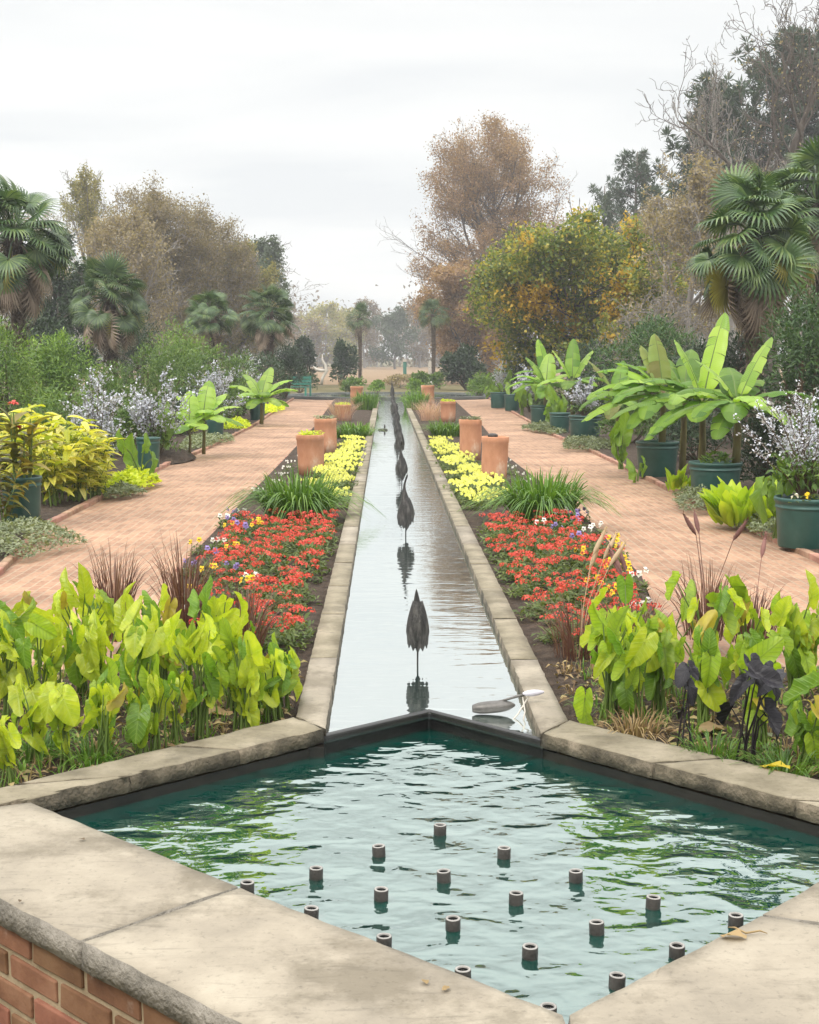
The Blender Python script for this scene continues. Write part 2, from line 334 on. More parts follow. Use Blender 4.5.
M_yel = leafmat('yellow_petal', [(.52,.54,.08), (.68,.67,.13), (.76,.74,.24)], .25, .6)
M_gold = leafmat('gold_petal', [(.72,.46,.01), (.82,.58,.02)], .25, .6)
M_vio = leafmat('violet_petal', [(.16,.10,.34), (.34,.26,.56)], .2, .6)
M_wht = leafmat('white_petal', [(.62,.6,.56), (.8,.78,.74)], .2, .6)
M_eye = leafmat('pansy_eye', [(.03,.012,.02), (.06,.02,.03)], 0., .7)
M_burg = leafmat('burgundy_blade', [(.06,.026,.02), (.12,.052,.036), (.22,.13,.08)], .2, .5)
M_plume = leafmat('buff_plume', [(.46,.33,.2), (.62,.47,.32)], .3, .8)
M_plume_d = leafmat('dark_plume', [(.16,.07,.06), (.28,.14,.12)], .2, .8)
M_muhly = leafmat('pink_muhly', [(.36,.22,.19), (.5,.33,.29), (.52,.40,.32)], .35, .8)
M_palm = leafmat('palm_leaf', [(.02,.05,.015), (.055,.11,.03), (.15,.21,.06)], .2, .4, None, .25, spec=.5)
M_palm_y = leafmat('yellowing_palm_leaf', [(.16,.15,.02), (.28,.25,.04)], .3, .5)
M_skirt = leafmat('dead_palm_leaf', [(.14,.10,.07), (.26,.2,.15), (.38,.31,.24)], .15, .8)
M_shrub = leafmat('shrub_leaf', [(.04,.085,.018), (.10,.175,.035), (.19,.27,.06)], .3, .5, noise_scale=1.2)
M_shrub_l = leafmat('bright_shrub_leaf', [(.05,.11,.018), (.13,.22,.034), (.24,.34,.06)], .3, .5, noise_scale=1.2)
M_dark = leafmat('dark_evergreen_leaf', [(.012,.028,.012), (.028,.055,.02), (.05,.085,.03)], .2, .5, noise_scale=1.)
M_conifer = leafmat('conifer_spray', [(.02,.055,.015), (.045,.10,.022), (.09,.16,.035)], .25, .5, noise_scale=1.4)
M_pine = leafmat('pine_needle', [(.02,.04,.022), (.045,.075,.04), (.08,.11,.06)], .2, .6, noise_scale=.5)
M_oak = leafmat('brown_oak_leaf', [(.17,.10,.06), (.29,.18,.105), (.42,.29,.18)], .35, .7, noise_scale=.4)
M_brownleaf = leafmat('dull_brown_leaf', [(.155,.12,.075), (.255,.205,.13), (.35,.285,.185)], .35, .7, noise_scale=.4)
M_olive = leafmat('olive_gold_leaf', [(.14,.15,.05), (.27,.25,.08), (.38,.3,.1)], .3, .6, noise_scale=.35)
M_turning = leafmat('turning_leaf', [(.06,.11,.025), (.14,.2,.04), (.25,.29,.055), (.44,.38,.05), (.54,.4,.05)], .35, .5, pos=[0, .32, .6, .8, 1.], noise_scale=.85)
M_orange = leafmat('orange_leaf', [(.46,.29,.03), (.62,.42,.05)], .35, .6)
M_farwood = leafmat('far_wood_leaf', [(.12,.09,.055), (.19,.14,.085), (.26,.18,.1)], .2, .8, noise_scale=.1)
M_fargreen = leafmat('far_green_leaf', [(.06,.085,.045), (.10,.13,.07)], .2, .8, noise_scale=.2)
M_litter = leafmat('leaf_litter', [(.07,.04,.02), (.2,.13,.06), (.38,.29,.14), (.2,.2,.05)], .1, .8)

# ---------------------------------------------------------------- leaf shapes (x across, y along, z normal)
def T_kite(w=.5, fold=.12):
    V = [[0,0,0],[w/2,.45,fold],[0,1,-.05],[-w/2,.45,fold]]
    return np.array(V), np.array([[0,1,2,3]]), np.array([[0,0],[w/2,.45],[0,1],[-w/2,.45]])
def T_lance(w=.3, droop=.25, fold=.1, n=5):
    V = []; U = []; F = []
    for i in range(n + 1):
        t = i / n; ww = w * (math.sin(math.pi * min(1, t * .93 + .05)) ** .8) * .5
        z = -droop * t * t
        V += [[-ww, t, z + fold * ww * 4], [0, t, z], [ww, t, z + fold * ww * 4]]; U += [[-ww, t], [0, t], [ww, t]]
    for i in range(n):
        a = i * 3; F += [[a, a+1, a+4, a+3], [a+1, a+2, a+5, a+4]]
    return np.array(V), np.array(F), np.array(U)
def T_heart(seed=0, narrow=1., droop=.3, cup=.3, blunt=0., ruf=1.):
    rg = random.Random(seed)
    th = [i * math.pi / 14 for i in range(15)]
    def rr(a):
        d = math.degrees(a)
        K = [(0,1.),(12,.86),(25,.73),(45,.60),(70,.52),(100,.49),(130,.51),(150,.50),(165,.38),(174,.2),(180,.08)]
        for (d0, r0), (d1, r1) in zip(K, K[1:]):
            if d <= d1:
                v = r0 + (r1 - r0) * (d - d0) / (d1 - d0)
                return v - blunt * max(0, v - .74)
        return .08
    V = [[0,0,0]]; U = [[0,0]]; F = []
    ang = [-a for a in th[::-1]][:-1] + th
    n = len(ang); rings = (.3, .6, .85, 1.)
    ph = rg.uniform(0, 6)
    for k in rings:
        for a in ang:
            r = rr(abs(a)) * k; x = r * math.sin(a) * narrow * 1.05; y = r * math.cos(a)
            z = cup * abs(x) * (1 - .7 * abs(x)) - droop * max(0, y) ** 2 - droop * .4 * max(0, -y) ** 2 + ruf * .65 * (.07 * k * k * math.sin(6 * a + ph) * rr(abs(a)) * 1.6 + .04 * k * math.sin(11 * a - ph + 3 * k))
            V.append([x, y, z]); U.append([x, y])
    for j in range(n - 1): F.append([0, 1 + j, 2 + j, 2 + j])
    V = np.array(V); tri = np.array([[0, 2 + j, 1 + j] for j in range(n - 1)])
    Q = []
    for r in range(len(rings) - 1):
        a = 1 + r * n
        for j in range(n - 1): Q.append([a + j, a + j + 1, a + n + j + 1, a + n + j])
    return V, (tri, np.array(Q)), np.array(U)
def frames(y, up, roll=None):
    y = nrm(y); x = nrm(np.cross(y, up)); z = np.cross(x, y)
    if roll is not None:
        c, s = np.cos(roll)[:, None], np.sin(roll)[:, None]
        x, z = x * c + z * s, z * c - x * s
    return np.stack([x, y, z], -1)
def scatter(mb, T, pos, Rm, sc, m=0):
    V, F, U = T; n = len(pos); k = len(V)
    sc = np.broadcast_to(np.asarray(sc, float), (n,)) if np.ndim(sc) < 2 else np.asarray(sc)
    S = sc[:, None, None] if sc.ndim == 1 else sc[:, None, :]
    W = np.einsum('nij,nkj->nki', Rm, V[None] * S) + np.asarray(pos)[:, None]
    off = (np.arange(n) * k)[:, None, None]
    UVt = np.tile(U, (n, 1))
    if isinstance(F, tuple):
        base = mb.n; mb.add(W.reshape(-1, 3), (F[0][None] + off).reshape(-1, 3), UVt, m)
        f2 = (F[1][None] + off).reshape(-1, 4) + base
        mb.f.append(f2); mb.m.append(np.full(len(f2), m))
    else: mb.add(W.reshape(-1, 3), (F[None] + off).reshape(-1, F.shape[1]), UVt, m)
def rdir(n, zmin=-1., zmax=1.):
    z = RNG.uniform(zmin, zmax, n); a = RNG.uniform(0, 2 * math.pi, n); r = np.sqrt(1 - z * z)
    return np.stack([r * np.cos(a), r * np.sin(a), z], -1)
UPV = np.array([0, 0, 1.])
def blades(mb, n, base_r, h, spread, w, droop=.5, seg=6, m=0, hvar=.35, c=(0, 0, 0), stiff=1.6):
    """arching strap blades rising from a crown"""
    a = RNG.uniform(0, 2 * math.pi, n); r0 = base_r * np.sqrt(RNG.uniform(0, 1, n))
    lean = RNG.uniform(.1, 1, n) * spread; hh = h * (1 - RNG.uniform(0, hvar, n))
    t = np.linspace(0, 1, seg + 1)
    rad = r0[:, None] + lean[:, None] * t ** stiff
    z = hh[:, None] * (t * (1 + .25) - (.25 + droop * (lean / spread)[:, None]) * t ** 2.6)
    a2 = a[:, None] + RNG.normal(0, .12, n)[:, None] * t
    C = np.stack([rad * np.cos(a2), rad * np.sin(a2), np.maximum(z, .005)], -1) + np.array(c)
    tw = RNG.normal(0, .5, n)
    side = np.stack([-np.sin(a + tw), np.cos(a + tw), np.zeros(n)], -1)
    ww = w * (RNG.uniform(.7, 1.1, n)[:, None]) * (1 - .93 * t ** 2.2)[None]
    Lf = C - side[:, None] * ww[..., None] / 2; Rt = C + side[:, None] * ww[..., None] / 2
    V = np.stack([Lf, Rt], 2).reshape(n, -1, 3)
    k = (seg + 1) * 2; f = np.array([[2*i, 2*i+1, 2*i+3, 2*i+2] for i in range(seg)])
    F = (f[None] + (np.arange(n) * k)[:, None, None]).reshape(-1, 4)
    U = np.tile(np.stack([np.tile([0, 1], seg + 1), np.repeat(t, 2)], -1), (n, 1))
    mb.add(V.reshape(-1, 3), F, U, m)
    return C[:, -1]

# ================================================================ SETTING
def sheet(name, poly, z, mat, kind='structure', uvs=None):
    bm = bmesh.new(); vs = [bm.verts.new((x, y, z)) for x, y in poly]; f = bm.faces.new(vs)
    if f.normal.z < 0: f.normal_flip()
    bm.normal_update()
    me = bpy.data.meshes.new(name); bm.to_mesh(me); bm.free(); me.materials.append(mat)
    if me.polygons[0].normal.z < 0: me.flip_normals()
    return struct(link(name, me), kind)

# ground: one sheet, a low terrace where the viewer stands, the garden 0.36 m higher behind it
g = MB()
S = 700.
g.add([[-S,-60,-.5],[S,-60,-.5],[S,3.5,-.5],[-S,3.5,-.5],[-S,3.52,-.13],[S,3.52,-.13],[S,1600,-.13],[-S,1600,-.13]],
      [[0,1,2,3],[3,2,5,4],[4,5,6,7]])
struct(g.build('ground', M_lawn, smooth=False))
sheet('dry_field', [(-160, 70), (160, 70), (200, 205), (-200, 205)], -.122, M_field)

LIN = [(-1.05, 5.4), P(180, 572), P(207, 544), P(237, 511), P(287, 459), P(302, 442), P(316, 426), P(326, 412), P(337, 397)]
LOUT = [(-2.5, 5.4), P(-30, 592), P(0, 573), P(46, 527), P(105, 497), P(168, 465), P(203, 451), P(240, 433), P(257, 424), P(278, 409), P(298, 396)]
RIN = [(1.05, 5.4), P(645, 585), P(618, 557), P(599, 535), P(575, 513), P(508, 460), P(484, 429), P(457, 404), P(447, 396)]
ROUT = [(2.45, 5.4), P(850, 577), P(813, 559), P(737, 524), P(677, 494), P(598, 455), P(554, 436), P(517, 415), P(486, 397)]
sheet('brick_path', LOUT + LIN[::-1], -.1, M_path)
sheet('brick_path', RIN + ROUT[::-1], -.1, M_path)
# paved round at the far end
sheet('lawn', [(-.2 + 5.2 * math.cos(a), 46.5 + 5.2 * math.sin(a)) for a in np.linspace(0, 2 * math.pi, 48, endpoint=False)], -.105, M_lawn)

def bumpy(name, poly, z, mat, amp=.02, cut=.12):
    """soil sheet with a gently lumpy surface"""
    bm = bmesh.new(); vs = [bm.verts.new((x, y, z)) for x, y in poly]; bm.faces.new(vs)
    bmesh.ops.triangulate(bm, faces=bm.faces[:])
    for _ in range(6):
        es = [e for e in bm.edges if e.calc_length() > cut * (1 + e.verts[0].co.y / 8)]
        if not es: break
        bmesh.ops.subdivide_edges(bm, edges=es, cuts=1); bmesh.ops.triangulate(bm, faces=bm.faces[:])
    for v in bm.verts: 
        if not v.is_boundary: v.co.z += amp * mnoise.noise(v.co * 6) + amp * .5 * mnoise.noise(v.co * 19)
    bm.normal_update()
    me = bpy.data.meshes.new(name); bm.to_mesh(me); bm.free(); me.materials.append(mat)
    if sum(p.normal.z for p in me.polygons) < 0: me.flip_normals()
    return struct(link(name, me))
YE = 42.0
bumpy('bed_soil', [(-.455, 4.62), (-1.53, 3.56), (-3.2, 3.56), (-3.2, 5.55), (-1.0, 5.55)] + [(x + .02, y) for x, y in LIN[1:]] + [(-.455, 42)], -.045, M_soil)
bumpy('bed_soil', [(.455, 4.6), (1.5, 3.56), (3.2, 3.56), (3.2, 5.55), (1.0, 5.55)] + [(x - .02, y) for x, y in RIN[1:]] + [(.455, 42)], -.045, M_soil)
bumpy('bed_soil', [(x - .02, y) for x, y in LOUT] + [(-14, 50), (-14, 5.4)], -.07, M_soil)
bumpy('bed_soil', [(x + .02, y) for x, y in ROUT] + [(14, 50), (14, 5.4)], -.07, M_soil)
def kerb(pts, z0=-.12, h=.06, w=.055):
    mb = MB(); pts = [np.array(p) for p in pts]
    for a, b in zip(pts, pts[1:]):
        d = b - a; ln = np.linalg.norm(d); d /= ln; k = max(1, int(ln / .205))
        for i in range(k):
            c = a + d * (i + .5) * ln / k
            V, F = box((c[0] + random.uniform(-.004, .004), c[1], z0 + h / 2 + random.uniform(-.005, .005)), (w, ln / k - .008, h), math.atan2(d[1], d[0]) - math.pi / 2)
            mb.add(V, F)
    o = mb.build('brick_kerb', M_kerbbrick, smooth=False)
    bv = o.modifiers.new('b', 'BEVEL'); bv.width = .005; bv.segments = 1
    return struct(o)
kerb(LOUT[1:]); kerb(ROUT[1:])
kerb(LIN[1:], h=.045); kerb(RIN[1:], h=.045)

# ================================================================ BASIN AND CHANNEL
def slab(name, poly, z1, th, parent, mats, rough=.006, cut=.05, far=False):
    """one stone slab: extruded plan, eased edge, rock-faced sides"""
    bm = bmesh.new()
    c = np.mean(poly, axis=0); gap = .003
    pp = [np.array(p) + (c - np.array(p)) / (np.linalg.norm(c - np.array(p)) + 1e-6) * gap for p in poly]
    vs = [bm.verts.new((x, y, z1)) for x, y in pp]
    f = bm.faces.new(vs); bm.normal_update()
    if f.normal.z < 0: f.normal_flip()
    ex = bmesh.ops.extrude_face_region(bm, geom=[f])
    for v in [e for e in ex['geom'] if isinstance(e, bmesh.types.BMVert)]: v.co.z = z1 - th
    bm.normal_update(); bmesh.ops.recalc_face_normals(bm, faces=bm.faces[:])
    if not far:
        for _ in range(5):
            es = [e for e in bm.edges if e.calc_length() > cut]
            if not es: break
            bmesh.ops.subdivide_edges(bm, edges=es, cuts=1, use_grid_fill=True)
            bmesh.ops.triangulate(bm, faces=[q for q in bm.faces if len(q.verts) > 4])
        bm.normal_update()
        side = {}
        for v in bm.verts:
            top = any(q.normal.z > .7 for q in v.link_faces); sd = [q for q in v.link_faces if abs(q.normal.z) < .5]
            if sd:
                n = Vector((0, 0, 0))
                for q in sd: n += q.normal
                n.normalize(); a = mnoise.noise(v.co * 14) + .6 * mnoise.noise(v.co * 37)
                side[v] = n * (a * rough - (.004 if top else 0)) + Vector((0, 0, -.004 if top else 0)) 
            elif top: side[v] = Vector((0, 0, .0018 * mnoise.noise(v.co * 5)))
        for v, d in side.items(): v.co += d
    bm.normal_update()
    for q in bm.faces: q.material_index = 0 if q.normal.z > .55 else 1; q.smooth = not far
    me = bpy.data.meshes.new(name); bm.to_mesh(me); bm.free()
    for m in mats: me.materials.append(m)
    return link(name, me, parent)

NI, LI, FLI, API, FRI, RI = (.18, 2.46), (-1.12, 3.73), (-.345, 4.455), (0, 4.77), (.345, 4.39), (1.17, 3.45)
NO, LO = (.175, 1.835), (-1.535, 3.545)
FLO = (-.46, 4.62); FRO = (.46, 4.56); RO = (1.63, 3.29)
basin = thing('fountain_basin', 'diamond shaped raised brick basin with pale stone coping in the foreground', 'fountain basin', (0, 2.6, 0))
def off(o): o.location = (-0, -2.6, 0); return o
J1i, J1o = P(240, 885, 0), P(80, 940, 0)
def lerp(a, b, t): return (a[0] + (b[0] - a[0]) * t, a[1] + (b[1] - a[1]) * t)
for poly in ([NO, NI, J1i, J1o], [J1o, J1i, LI, LO]):
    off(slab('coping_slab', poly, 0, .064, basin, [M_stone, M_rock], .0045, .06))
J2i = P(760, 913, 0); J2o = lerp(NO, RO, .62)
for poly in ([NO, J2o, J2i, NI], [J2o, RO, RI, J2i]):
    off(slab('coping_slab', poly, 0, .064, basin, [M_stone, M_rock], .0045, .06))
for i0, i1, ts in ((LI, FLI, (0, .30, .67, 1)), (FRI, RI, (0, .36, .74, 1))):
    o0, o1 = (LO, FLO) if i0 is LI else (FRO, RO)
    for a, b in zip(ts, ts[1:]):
        off(slab('coping_slab', [lerp(i0, i1, a), lerp(i0, i1, b), lerp(o0, o1, b), lerp(o0, o1, a)], .004, .05, basin, [M_stone_old, M_wet_shaded_rock], .009, .035))
# lining below the coping on the water side
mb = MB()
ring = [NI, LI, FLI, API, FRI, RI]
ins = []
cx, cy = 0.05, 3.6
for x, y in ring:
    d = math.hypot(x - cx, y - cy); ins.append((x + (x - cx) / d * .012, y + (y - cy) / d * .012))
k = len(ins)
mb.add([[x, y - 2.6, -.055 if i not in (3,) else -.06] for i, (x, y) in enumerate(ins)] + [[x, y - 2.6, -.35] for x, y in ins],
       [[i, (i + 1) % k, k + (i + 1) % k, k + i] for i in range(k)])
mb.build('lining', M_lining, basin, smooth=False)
# brickwork under the near copings: real bricks in mortar
def brickwall(a, b, z0, z1, name):
    mb = MB(); a = np.array(a); b = np.array(b); d = b - a; ln = np.linalg.norm(d); d /= ln; ang = math.atan2(d[1], d[0]); n = np.array([d[1], -d[0]])
    m = (a + b) / 2
    V, F = box((m[0] - n[0] * .008, m[1] - n[1] * .008, (z0 + z1) / 2), (ln, .035, z1 - z0), ang); mb.add(V, F, m=1)
    z = z1 - .005; row = 0
    while z > z0:
        h = .053; x = -(row % 2) * .105
        while x < ln:
            x0, x1 = max(0, x + .006), min(ln, x + .196)
            if x1 - x0 > .02:
                c = a + d * (x0 + x1) / 2 + n * (random.uniform(.0, .004))
                V, F = box((c[0], c[1], z - h / 2), (x1 - x0, .03, h), ang); V += np.random.default_rng(row * 97 + int(x * 100)).normal(0, .0012, V.shape); mb.add(V, F)
            x += .208
        z -= .068; row += 1
    o = mb.build(name, [M_brick, M_mortar], basin, smooth=False); o.location = (0, -2.6, 0)
    bv = o.modifiers.new('b', 'BEVEL'); bv.width = .004; bv.segments = 2
    return o
brickwall((LO[0] + .03, LO[1] + .03), (NO[0] - .0, NO[1] + .045), -.5, -.065, 'brick_wall')
brickwall((NO[0] + .0, NO[1] + .045), (RO[0] - .03, RO[1] + .03), -.5, -.065, 'brick_wall')
brickwall((RO[0] - .03, RO[1] + .05), (FRO[0], FRO[1] - .03), -.3, -.06, 'brick_wall')
brickwall((FLO[0], FLO[1] - .03), (LO[0] + .05, LO[1] + .04), -.3, -.06, 'brick_wall')

WB, WC = -.085, -.042
def gridsheet(name, poly, z, mat):
    return sheet(name, poly, z, mat)
sheet('water', [(x, y) for x, y in ins], WB, M_water_ba)
sheet('water', [(-.352, 4.43), (0, 4.745), (.352, 4.36), (.352, YE), (-.352, YE)], WC, M_water_ch)
# weir: dark V shaped sill between the channel and the basin
weir = MB()
wp = [np.array(FLI) + (-.01, .0), np.array(API), np.array(FRI) + (.01, 0)]
inner = [w + (0, .045) for w in wp]
zt, zb = -.024, -.2
vs = []
for lst in (wp, inner):
    for z in (zt, zb):
        vs += [[x, y, z] for x, y in lst]
# 0-2 front top,3-5 front bottom,6-8 back top,9-11 back bottom
weir.add(vs, [[0,1,4,3],[1,2,5,4],[6,9,10,7],[7,10,11,8],[0,6,7,1],[1,7,8,2],[0,3,9,6],[2,8,11,5]])
o = weir.build('weir_sill', M_weir, smooth=False); tag(o, 'dark V shaped weir sill where the channel spills into the basin', 'weir')
bv = o.modifiers.new('b', 'BEVEL'); bv.width = .008; bv.segments = 2

chan = thing('water_channel', 'long narrow stone edged water channel running between the two flower beds', 'water channel', (0, 4.6, 0))
for sx in (-1, 1):
    y = 4.56 if sx > 0 else 4.62
    y0i = FRI[1] if sx > 0 else FLI[1]
    first = True; i = 0
    while y < YE - .1:
        ln = random.uniform(.82, .98)
        y1 = min(YE, y + ln)
        if YE - y1 < .3: y1 = YE
        poly = [(sx * .345, y0i if first else y), (sx * .345, y1), (sx * .46, y1), (sx * .46, y)]
        s = slab('coping_slab', poly, random.uniform(-.001, .002), .05, chan, [M_stone_old if i % 5 else M_stone, M_wet_shaded_rock], .004, .06 if y < 12 else .15, y > 24)
        s.location = (0, -4.6, 0)
        y = y1; first = False; i += 1
for sx in (-1, 1):
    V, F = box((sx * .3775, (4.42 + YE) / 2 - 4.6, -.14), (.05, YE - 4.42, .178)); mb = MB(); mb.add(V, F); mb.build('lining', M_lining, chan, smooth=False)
e = slab('end_slab', [(-.46, YE), (.46, YE), (.46, YE + .22), (-.46, YE + .22)], .03, .16, chan, [M_ring, M_ring], .004, .2, True); e.location = (0, -4.6, 0)
for sx in (-1, 1):
    e = slab('end_block', [(sx * .30, YE - .16), (sx * .46, YE - .16), (sx * .46, YE - .003), (sx * .30, YE - .003)], .10, .18, chan, [M_ring, M_ring], .004, .2, True); e.location = (0, -4.6, 0)

# round kerb of the far pool
V, F = lathe([(3.35, -.12), (3.35, -.01), (3.38, .0), (3.58, .0), (3.6, -.01), (3.6, -.12)], 72)
mb = MB(); mb.add(V, F); o = mb.build('pool_kerb', M_ring); o.location = (.1, 46.6, 0)
tag(o, 'low dark round stone kerb of the pool at the far end of the channel', 'pool kerb')
sheet('water', [(.1 + 3.36 * math.cos(a), 46.6 + 3.36 * math.sin(a)) for a in np.linspace(0, 6.283, 48, endpoint=False)], -.04, M_water_ch)

# fountain nozzles: 4 x 5 diagonal grid standing in the basin
JET = [[(440,828),(504,851),(576,874),(653,900),(736,918)], [(379,849),(444,874),(516,896),(597,925),(677,948)],
       [(316,871),(381,892),(453,921),(530,949),(617,978)], [(247,885),(311,911),(384,939),(463,972),(548,1009)]]
noz = None
def make_nozzle(lab):
    r = thing('fountain_nozzle', lab, 'nozzle', group='fountain nozzles in the basin')
    mb = MB(); V, F = lathe([(.0155, -.2), (.0155, -.014), (.0165, -.012), (.0165, .0), (.0172, .001), (.0172, .024), (.0168, .026)], 22); mb.add(V, F)
    mb.build('pipe', M_pipe, r)
    mb = MB(); V, F = lathe([(.0168, .0255), (.0164, .0272), (.0125, .0276), (.0118, .0265), (.0112, .018)], 22); mb.add(V, F); mb.build('rim', M_rim, r)
    mb = MB(); V, F = lathe([(.0113, .024), (.0112, .006), (.0001, .005)], 18); mb.add(V, F); mb.build('bore', M_hole, r)
    return r
rowname = ['back row in the basin', 'second row from the back', 'second row from the front', 'front row by the near left coping']
colname = ['leftmost', 'second from the left', 'middle', 'second from the right', 'rightmost']
o0 = np.array(P(440, 829, -.05))
for i, row in enumerate(JET):
    for j, (px, py) in enumerate(row):
        x, y = P(px, py - 3.5, WB + .0276)
        lab = '%s black pipe nozzle in the %s' % (colname[j], rowname[i])
        if noz is None: noz = make_nozzle(lab); r = noz; r.location = (x, y, WB)
        else: r = dup(noz, (x, y, WB), 0, 1, lab)
        r.rotation_euler = (random.uniform(-.05, .05), random.uniform(-.05, .05), random.uniform(0, 6))

# ================================================================ BIRD SCULPTURES
def loft(secs, n=14):
    """secs: (x, y, z, rx, ry) horizontal ellipses"""
    a = np.linspace(0, 2 * math.pi, n, endpoint=False); V = []
    for x, y, z, rx, ry in secs:
        V.append(np.stack([x + rx * np.cos(a), y + ry * np.sin(a), np.full(n, z)], -1))
    V = np.concatenate(V); k = len(secs)
    i, j = np.meshgrid(np.arange(k - 1), np.arange(n), indexing='ij'); j2 = (j + 1) % n
    F = np.stack([i * n + j, i * n + j2, (i + 1) * n + j2, (i + 1) * n + j], -1).reshape(-1, 4)
    return V, F
def smoothsub(o, lv=1):
    s = o.modifiers.new('s', 'SUBSURF'); s.levels = lv; s.render_levels = lv; return o
def bird(name, lab, hunched, seed):
    rg = random.Random(seed)
    r = thing(name, lab, 'sculpture', group='bronze bird sculptures in the channel')
    mb = MB()
    if hunched:
        secs = [(.0, .0, .085, .004, .006), (.0, .0, .10, .012, .014), (.002, .0, .13, .024, .022), (.0, .0, .17, .023, .024), (-.001, .0, .21, .025, .024), (-.003, .0, .25, .022, .021),
                (-.004, -.002, .28, .016, .016), (-.005, -.004, .305, .010, .012), (-.006, -.006, .322, .0055, .007), (-.006, -.008, .332, .001, .002)]
    else:
        secs = [(.004, .0, .07, .006, .008), (.004, .0, .09, .02, .022), (.003, .0, .13, .032, .03), (.001, .0, .18, .036, .03), (-.002, .0, .22, .03, .024), (-.006, .0, .26, .018, .016),
                (-.010, .0, .29, .009, .009), (-.009, .0, .32, .006, .006), (-.001, -.003, .345, .006, .006), (.004, -.008, .362, .007, .008), (.004, -.016, .372, .0035, .005), (.003, -.022, .376, .001, .001)]
    V, F = loft(secs); mb.add(V, F); smoothsub(mb.build('body', M_bronze, r))
    for s in (-1, 1):
        mb = MB(); rows = 9; cols = 7; V = []
        top, bot = (.285, .075 + rg.uniform(-.006, .012)) if hunched else (.245, .07 + rg.uniform(-.01, .02))
        for i in range(rows):
            t = i / (rows - 1)
            for j in range(cols):
                u = j / (cols - 1)
                ang = (-.35 + 1.15 * u) * math.pi / 1.6 - math.pi / 2 * .9
                wr = (.012 + .031 * math.sin(min(1, t * 1.25 + .08) * math.pi * .62)) * (1 - .28 * max(0, t - .65) / .35)
                fr = (.014 * (j % 2) + .02 * u) * max(0, t - .55) / .45
                x = s * wr * math.cos(ang) * (1 if s > 0 else 1); y = wr * .92 * math.sin(ang)
                V.append([x + s * (.003 + .012 * t * t), y, top + (bot - top) * t + fr * 1.5])
        F = [[i*cols+j, i*cols+j+1, (i+1)*cols+j+1, (i+1)*cols+j] for i in range(rows-1) for j in range(cols-1)]
        mb.add(V, F); w = mb.build('wing', M_bronze, r)
        so = w.modifiers.new('t', 'SOLIDIFY'); so.thickness = .005; so.offset = 0
    mb = MB(); add_tube(mb, [(.0, 0, -.1), (-.001, 0, .02), (.0, 0, .1)], [.004, .0038, .0042], 8); mb.build('leg', M_bronze, r)
    return r
ys = [5.61, 9.74, 13.7, 17.7, 21.7, 25.7, 29.6, 33.4, 36.9, 40.2]
pxs = [418, 406, 402, 400, 398, 397, 395.5, 394, 393, 392.5]
ordn = ['nearest', 'second', 'third', 'fourth', 'fifth', 'sixth', 'seventh', 'eighth', 'ninth', 'farthest']
for i, (y, px) in enumerate(zip(ys, pxs)):
    hun = i in (0, 3, 6)
    r = bird('bird_sculpture', '%s dark bronze bird sculpture from the basin, %s, in the channel' % (ordn[i], 'hunched with wings folded down' if hun else 'slim neck raised'), hun, i)
    r.location = (XX(px, y), y, WC - .04); r.rotation_euler = (0, 0, [.0, .25, -.5, .4, -.2, .5, .1, -.4, .3, 0][i])
    k = [1.06, 1.27, 1.27, 1.25, 1.22, 1.2, 1.2, 1.15, 1.25, 2.0][i]; r.scale = (min(k, 1.15) * (.86 if i == 0 else 1) * (1.05 if i else 1), min(k, 1.15), k)
# toppled bird
tb = thing('bird_sculpture', 'toppled grey bird sculpture lying over the right edge of the channel with a pale head', 'sculpture', (XX(490, 4.8), 4.80, WC + .012))
mb = MB(); secs = []
for t in np.linspace(0, 1, 12):
    q = max(.05, (1 - abs(2 * t - .85) ** 3.2 * (1 if t < .425 else .62))) ** .6
    secs.append((0, 0, t, .026 * q, .022 * q))
V, F = loft(secs, 16); V = np.stack([-.055 + V[:, 2] * .15, V[:, 0], V[:, 1] + .008 + .012 * V[:, 2]], -1)
mb.add(V, F); smoothsub(mb.build('body', M_greymetal, tb))
mb = MB(); add_tube(mb, [(-.02, .005, .022), (.05, 0, .036), (.10, -.006, .052), (.135, -.01, .062)], [.003, .004, .005, .006], 8); mb.build('neck', M_greymetal, tb)
mb = MB(); secs = [(0, 0, 0, .004, .004), (0, 0, .1, .010, .009), (0, 0, .4, .016, .013), (0, 0, .75, .013, .011), (0, 0, 1, .004, .004)]
V, F = loft(secs, 12); V = np.stack([.12 + V[:, 2] * .075, V[:, 0] - .008, V[:, 1] + .062 + .006 * V[:, 2]], -1); mb.add(V, F); smoothsub(mb.build('head', M_pale, tb))
for pts in ([(.14, -.01, .05), (.10, -.05, .0), (.062, -.085, -.03)], [(.12, -.01, .05), (.125, -.05, .01), (.11, -.10, -.03)]):
    mb = MB(); add_tube(mb, pts, .0028, 6); mb.build('leg', M_driftwood, tb)
# small float far along the channel
fl = thing('water_float', 'small dark flat float with a stub upright on the channel water', 'float', (XX(383, 24), 24.2, WC))
mb = MB(); V, F = lathe([(.001, -.02), (.075, -.02), (.085, .01), (.07, .03), (.001, .032)], 20); V[:, 1] *= .6; mb.add(V, F); mb.build('base', M_pipe, fl)
mb = MB(); add_tube(mb, [(.03, 0, .025), (.032, 0, .06), (.028, 0, .1)], [.012, .016, .01], 8); mb.build('upright', M_pipe, fl)

SKYC = [(6.5, 6.65, 6.7), (7.3, 7.35, 7.25), (7.9, 7.8, 7.55)]; ZEN = 3.3; SUN_E = 1.5; HAZE = .0014; EXPO = .46
